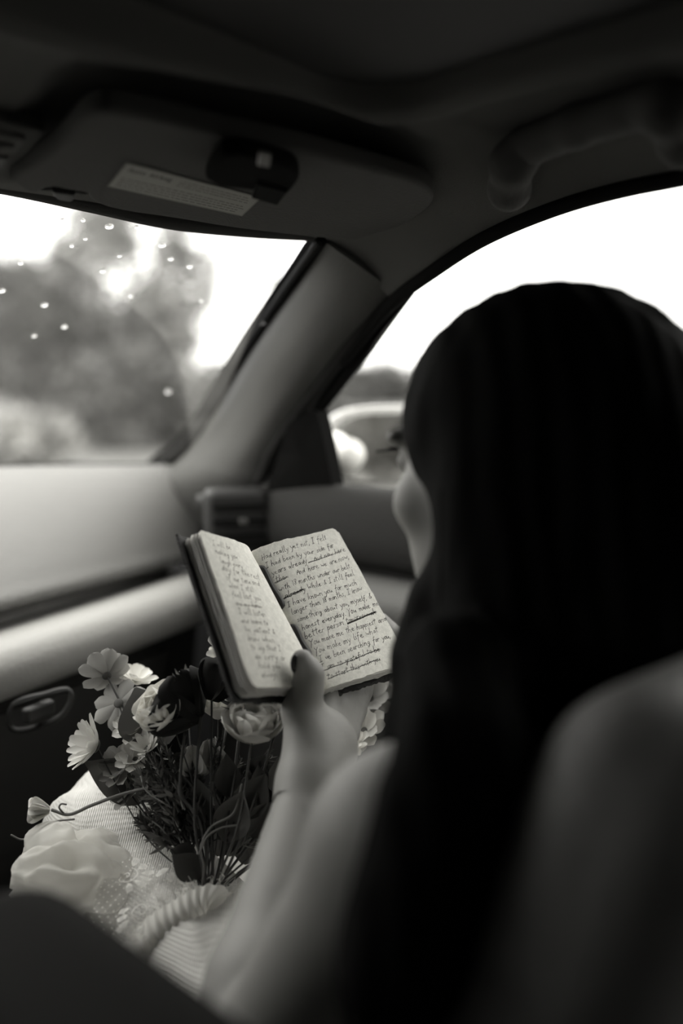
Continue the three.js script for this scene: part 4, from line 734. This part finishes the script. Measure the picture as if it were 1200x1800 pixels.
  // feathery filler: each spray is a stalk set with fine leaflets
  const spray = (x0, y0, x1, y1, d0, d1, n, len) => {
    const a = at(x0, y0, d0), b = at(x1, y1, d1), m = a.clone().lerp(b, 0.5).add(v3(rr(-0.008, 0.008), rr(-0.004, 0.006), rr(-0.008, 0.008))), c = new THREE.CatmullRomCurve3([a, m, b]), list = [tube([a, m, b], 0.0009, 10, 4).toNonIndexed()], M4 = new THREE.Matrix4();
    for (let k = 0; k < n; k++) { const t = 0.15 + 0.85 * k / n, p = c.getPoint(t), dir = c.getTangent(t), side = v3(rr(-1, 1), rr(-1, 1), rr(-1, 1)).cross(dir).normalize(), al = dir.clone().multiplyScalar(rr(0.3, 0.9)).add(side).normalize(), x = al.clone().cross(dir).normalize(), l = len * rr(0.6, 1.2) * (1.15 - 0.6 * t); list.push(G.blade.clone().toNonIndexed().applyMatrix4(M4.makeBasis(x, al, x.clone().cross(al)).scale(v3(l, l, l)).setPosition(p))); }
    return mergeGeometries(list);
  };
  for (let k = 0; k < 120; k++) {
    const x1 = k % 2 ? rr(232, 480) : rr(232, 340), y1 = rr(1290, 1450) + Math.max(0, x1 - 400) * 0.3, x0 = lerp(x1, 362, 0.55) + rr(-12, 12), y0 = lerp(y1, 1560, 0.45);
    mesh('fern_spray', spray(x0, y0, x1, y1, rr(0.87, 0.9), rr(0.885, 0.95), 26, rr(0.009, 0.016)), k % 3 ? leafD : fernM, bq).userData.kind = 'stuff';
  }
  for (const [x1, y1] of [[250, 1450], [262, 1472], [246, 1350], [280, 1340], [300, 1360], [265, 1390], [285, 1420]]) mesh('fern_spray', spray(lerp(x1, 350, 0.5), lerp(y1, 1520, 0.4), x1, y1, 0.875, 0.9, 22, 0.015), fernM, bq).userData.kind = 'stuff';
  // stems, gathered at the tie and splaying out below it
  for (const h of heads) {
    const mid = tie.clone().lerp(h, 0.5).add(v3(rr(-0.01, 0.01), rr(-0.012, 0.0), rr(-0.01, 0.01))), j = v3(rr(-0.006, 0.006), rr(-0.004, 0.004), rr(-0.006, 0.006)), foot = at(rr(288, 330), rr(1690, 1745), rr(0.842, 0.856));
    mesh('stem', tube([h, mid, tie.clone().add(j), foot], rr(0.0007, 0.0014), 30, 6), stemM, bq);
  }
  mesh('stem', tube([at(325, 1290, 0.88), at(318, 1350, 0.878), at(320, 1400, 0.876), at(345, 1432, 0.872), at(362, 1500, 0.866), at(352, 1580, 0.86)], 0.0014, 40, 6), stemM, bq);
  mesh('stem', tube([at(425, 1380, 0.872), at(410, 1430, 0.87), at(370, 1455, 0.868), at(352, 1495, 0.865), at(358, 1520, 0.862), at(354, 1570, 0.86)], 0.0012, 40, 6), fernM, bq);
  mesh('stem', tube([at(420, 1450, 0.87), at(390, 1455, 0.868), at(365, 1470, 0.866), at(350, 1500, 0.864)], 0.001, 20, 6), fernM, bq);
  // the strand that strays over the knee with a bud at its end
  const twig = tube([at(260, 1385, 0.9), at(215, 1396, 0.903), at(160, 1416, 0.905), at(120, 1432, 0.905), at(92, 1424, 0.905)], 0.0016, 30, 6);
  mesh('twig', twig, fernM, bq); mesh('tendril', tube([at(112, 1430, 0.905), at(104, 1420, 0.902), at(108, 1413, 0.9), at(116, 1414, 0.9)], 0.0009, 20, 5), fernM, bq); mesh('tendril', tube([at(130, 1440, 0.9), at(90, 1446, 0.9), at(40, 1476, 0.898), at(20, 1468, 0.896)], 0.0009, 20, 5), fernM, bq);
  flower('bud', head(88, 1424, 0.905), view(-0.95, 0.1, 0.3), [{ n: 7, geo: G.cup, tilt: 0.95, size: 0.015, mat: cream }, { n: 5, geo: G.cup, tilt: 1.2, size: 0.014, mat: white }], null);
  // gauze ribbon: pleated band with frayed edges, wound on the stems and trailing over the lap
  const band = curve([at(395, 1590, 0.872), at(372, 1580, 0.85), at(345, 1590, 0.842), at(312, 1612, 0.838), at(278, 1636, 0.836), at(246, 1668, 0.832), at(228, 1712, 0.826), at(226, 1770, 0.82)]);
  const gauze = new THREE.MeshPhysicalMaterial({ color: grey(0.8), roughness: 1, transmission: 0.3, thickness: 0, specularIntensity: 0.1 });
  const wide = (u) => 0.0115 + 0.004 * u;
  const bandPt = (u, v) => { const p = band(u), t = band(u + 0.01).sub(band(u - 0.01)).normalize(), side = fwd.clone().cross(t).normalize(), s = (v - 0.5) * 2, pl = Math.sin(u * 110 + s * 1.2) * 0.0012 + 0.0015 * fbm(u * 14, v * 2, 3); return p.addScaledVector(side, s * wide(u) * (1 + 0.06 * Math.sin(u * 110))).addScaledVector(fwd, pl + 0.009 * s * s - 0.006); };
  const rb = mesh('ribbon', surf(260, 10, bandPt, 0), gauze, bq);
  const fr = []; for (let k = 0; k < 260; k++) { const u = rnd(), v = rnd() < 0.7 ? 0 : 1, p = bandPt(u, v), o = p.clone().sub(bandPt(u, 0.5)).normalize(); fr.push(tube([p, p.clone().addScaledVector(o, rr(0.003, 0.007)).add(v3(rr(-0.003, 0.003), rr(-0.002, 0.003), rr(-0.003, 0.003))), p.clone().addScaledVector(o, rr(0.004, 0.012)).add(v3(rr(-0.006, 0.006), rr(-0.003, 0.005), rr(-0.006, 0.006)))], 0.00022, 6, 3)); }
  mesh('frayed_threads', mergeGeometries(fr), gauze, rb).userData.kind = 'stuff';
  mesh('ribbon', surf(60, 8, (u, v) => { const a = u * Math.PI * 2; return tie.clone().addScaledVector(rgt, 0.019 * Math.cos(a)).addScaledVector(fwd, 0.016 * Math.sin(a)).addScaledVector(upv, (v - 0.5) * 0.024 + 0.003 * Math.cos(a) + 0.0008 * Math.sin(a * 20)); }), gauze, bq);
  settle(bq);
}
scene.traverse((o) => { if (o.isMesh) { o.castShadow = true; o.receiveShadow = true; } });
renderer.render(scene, camera);
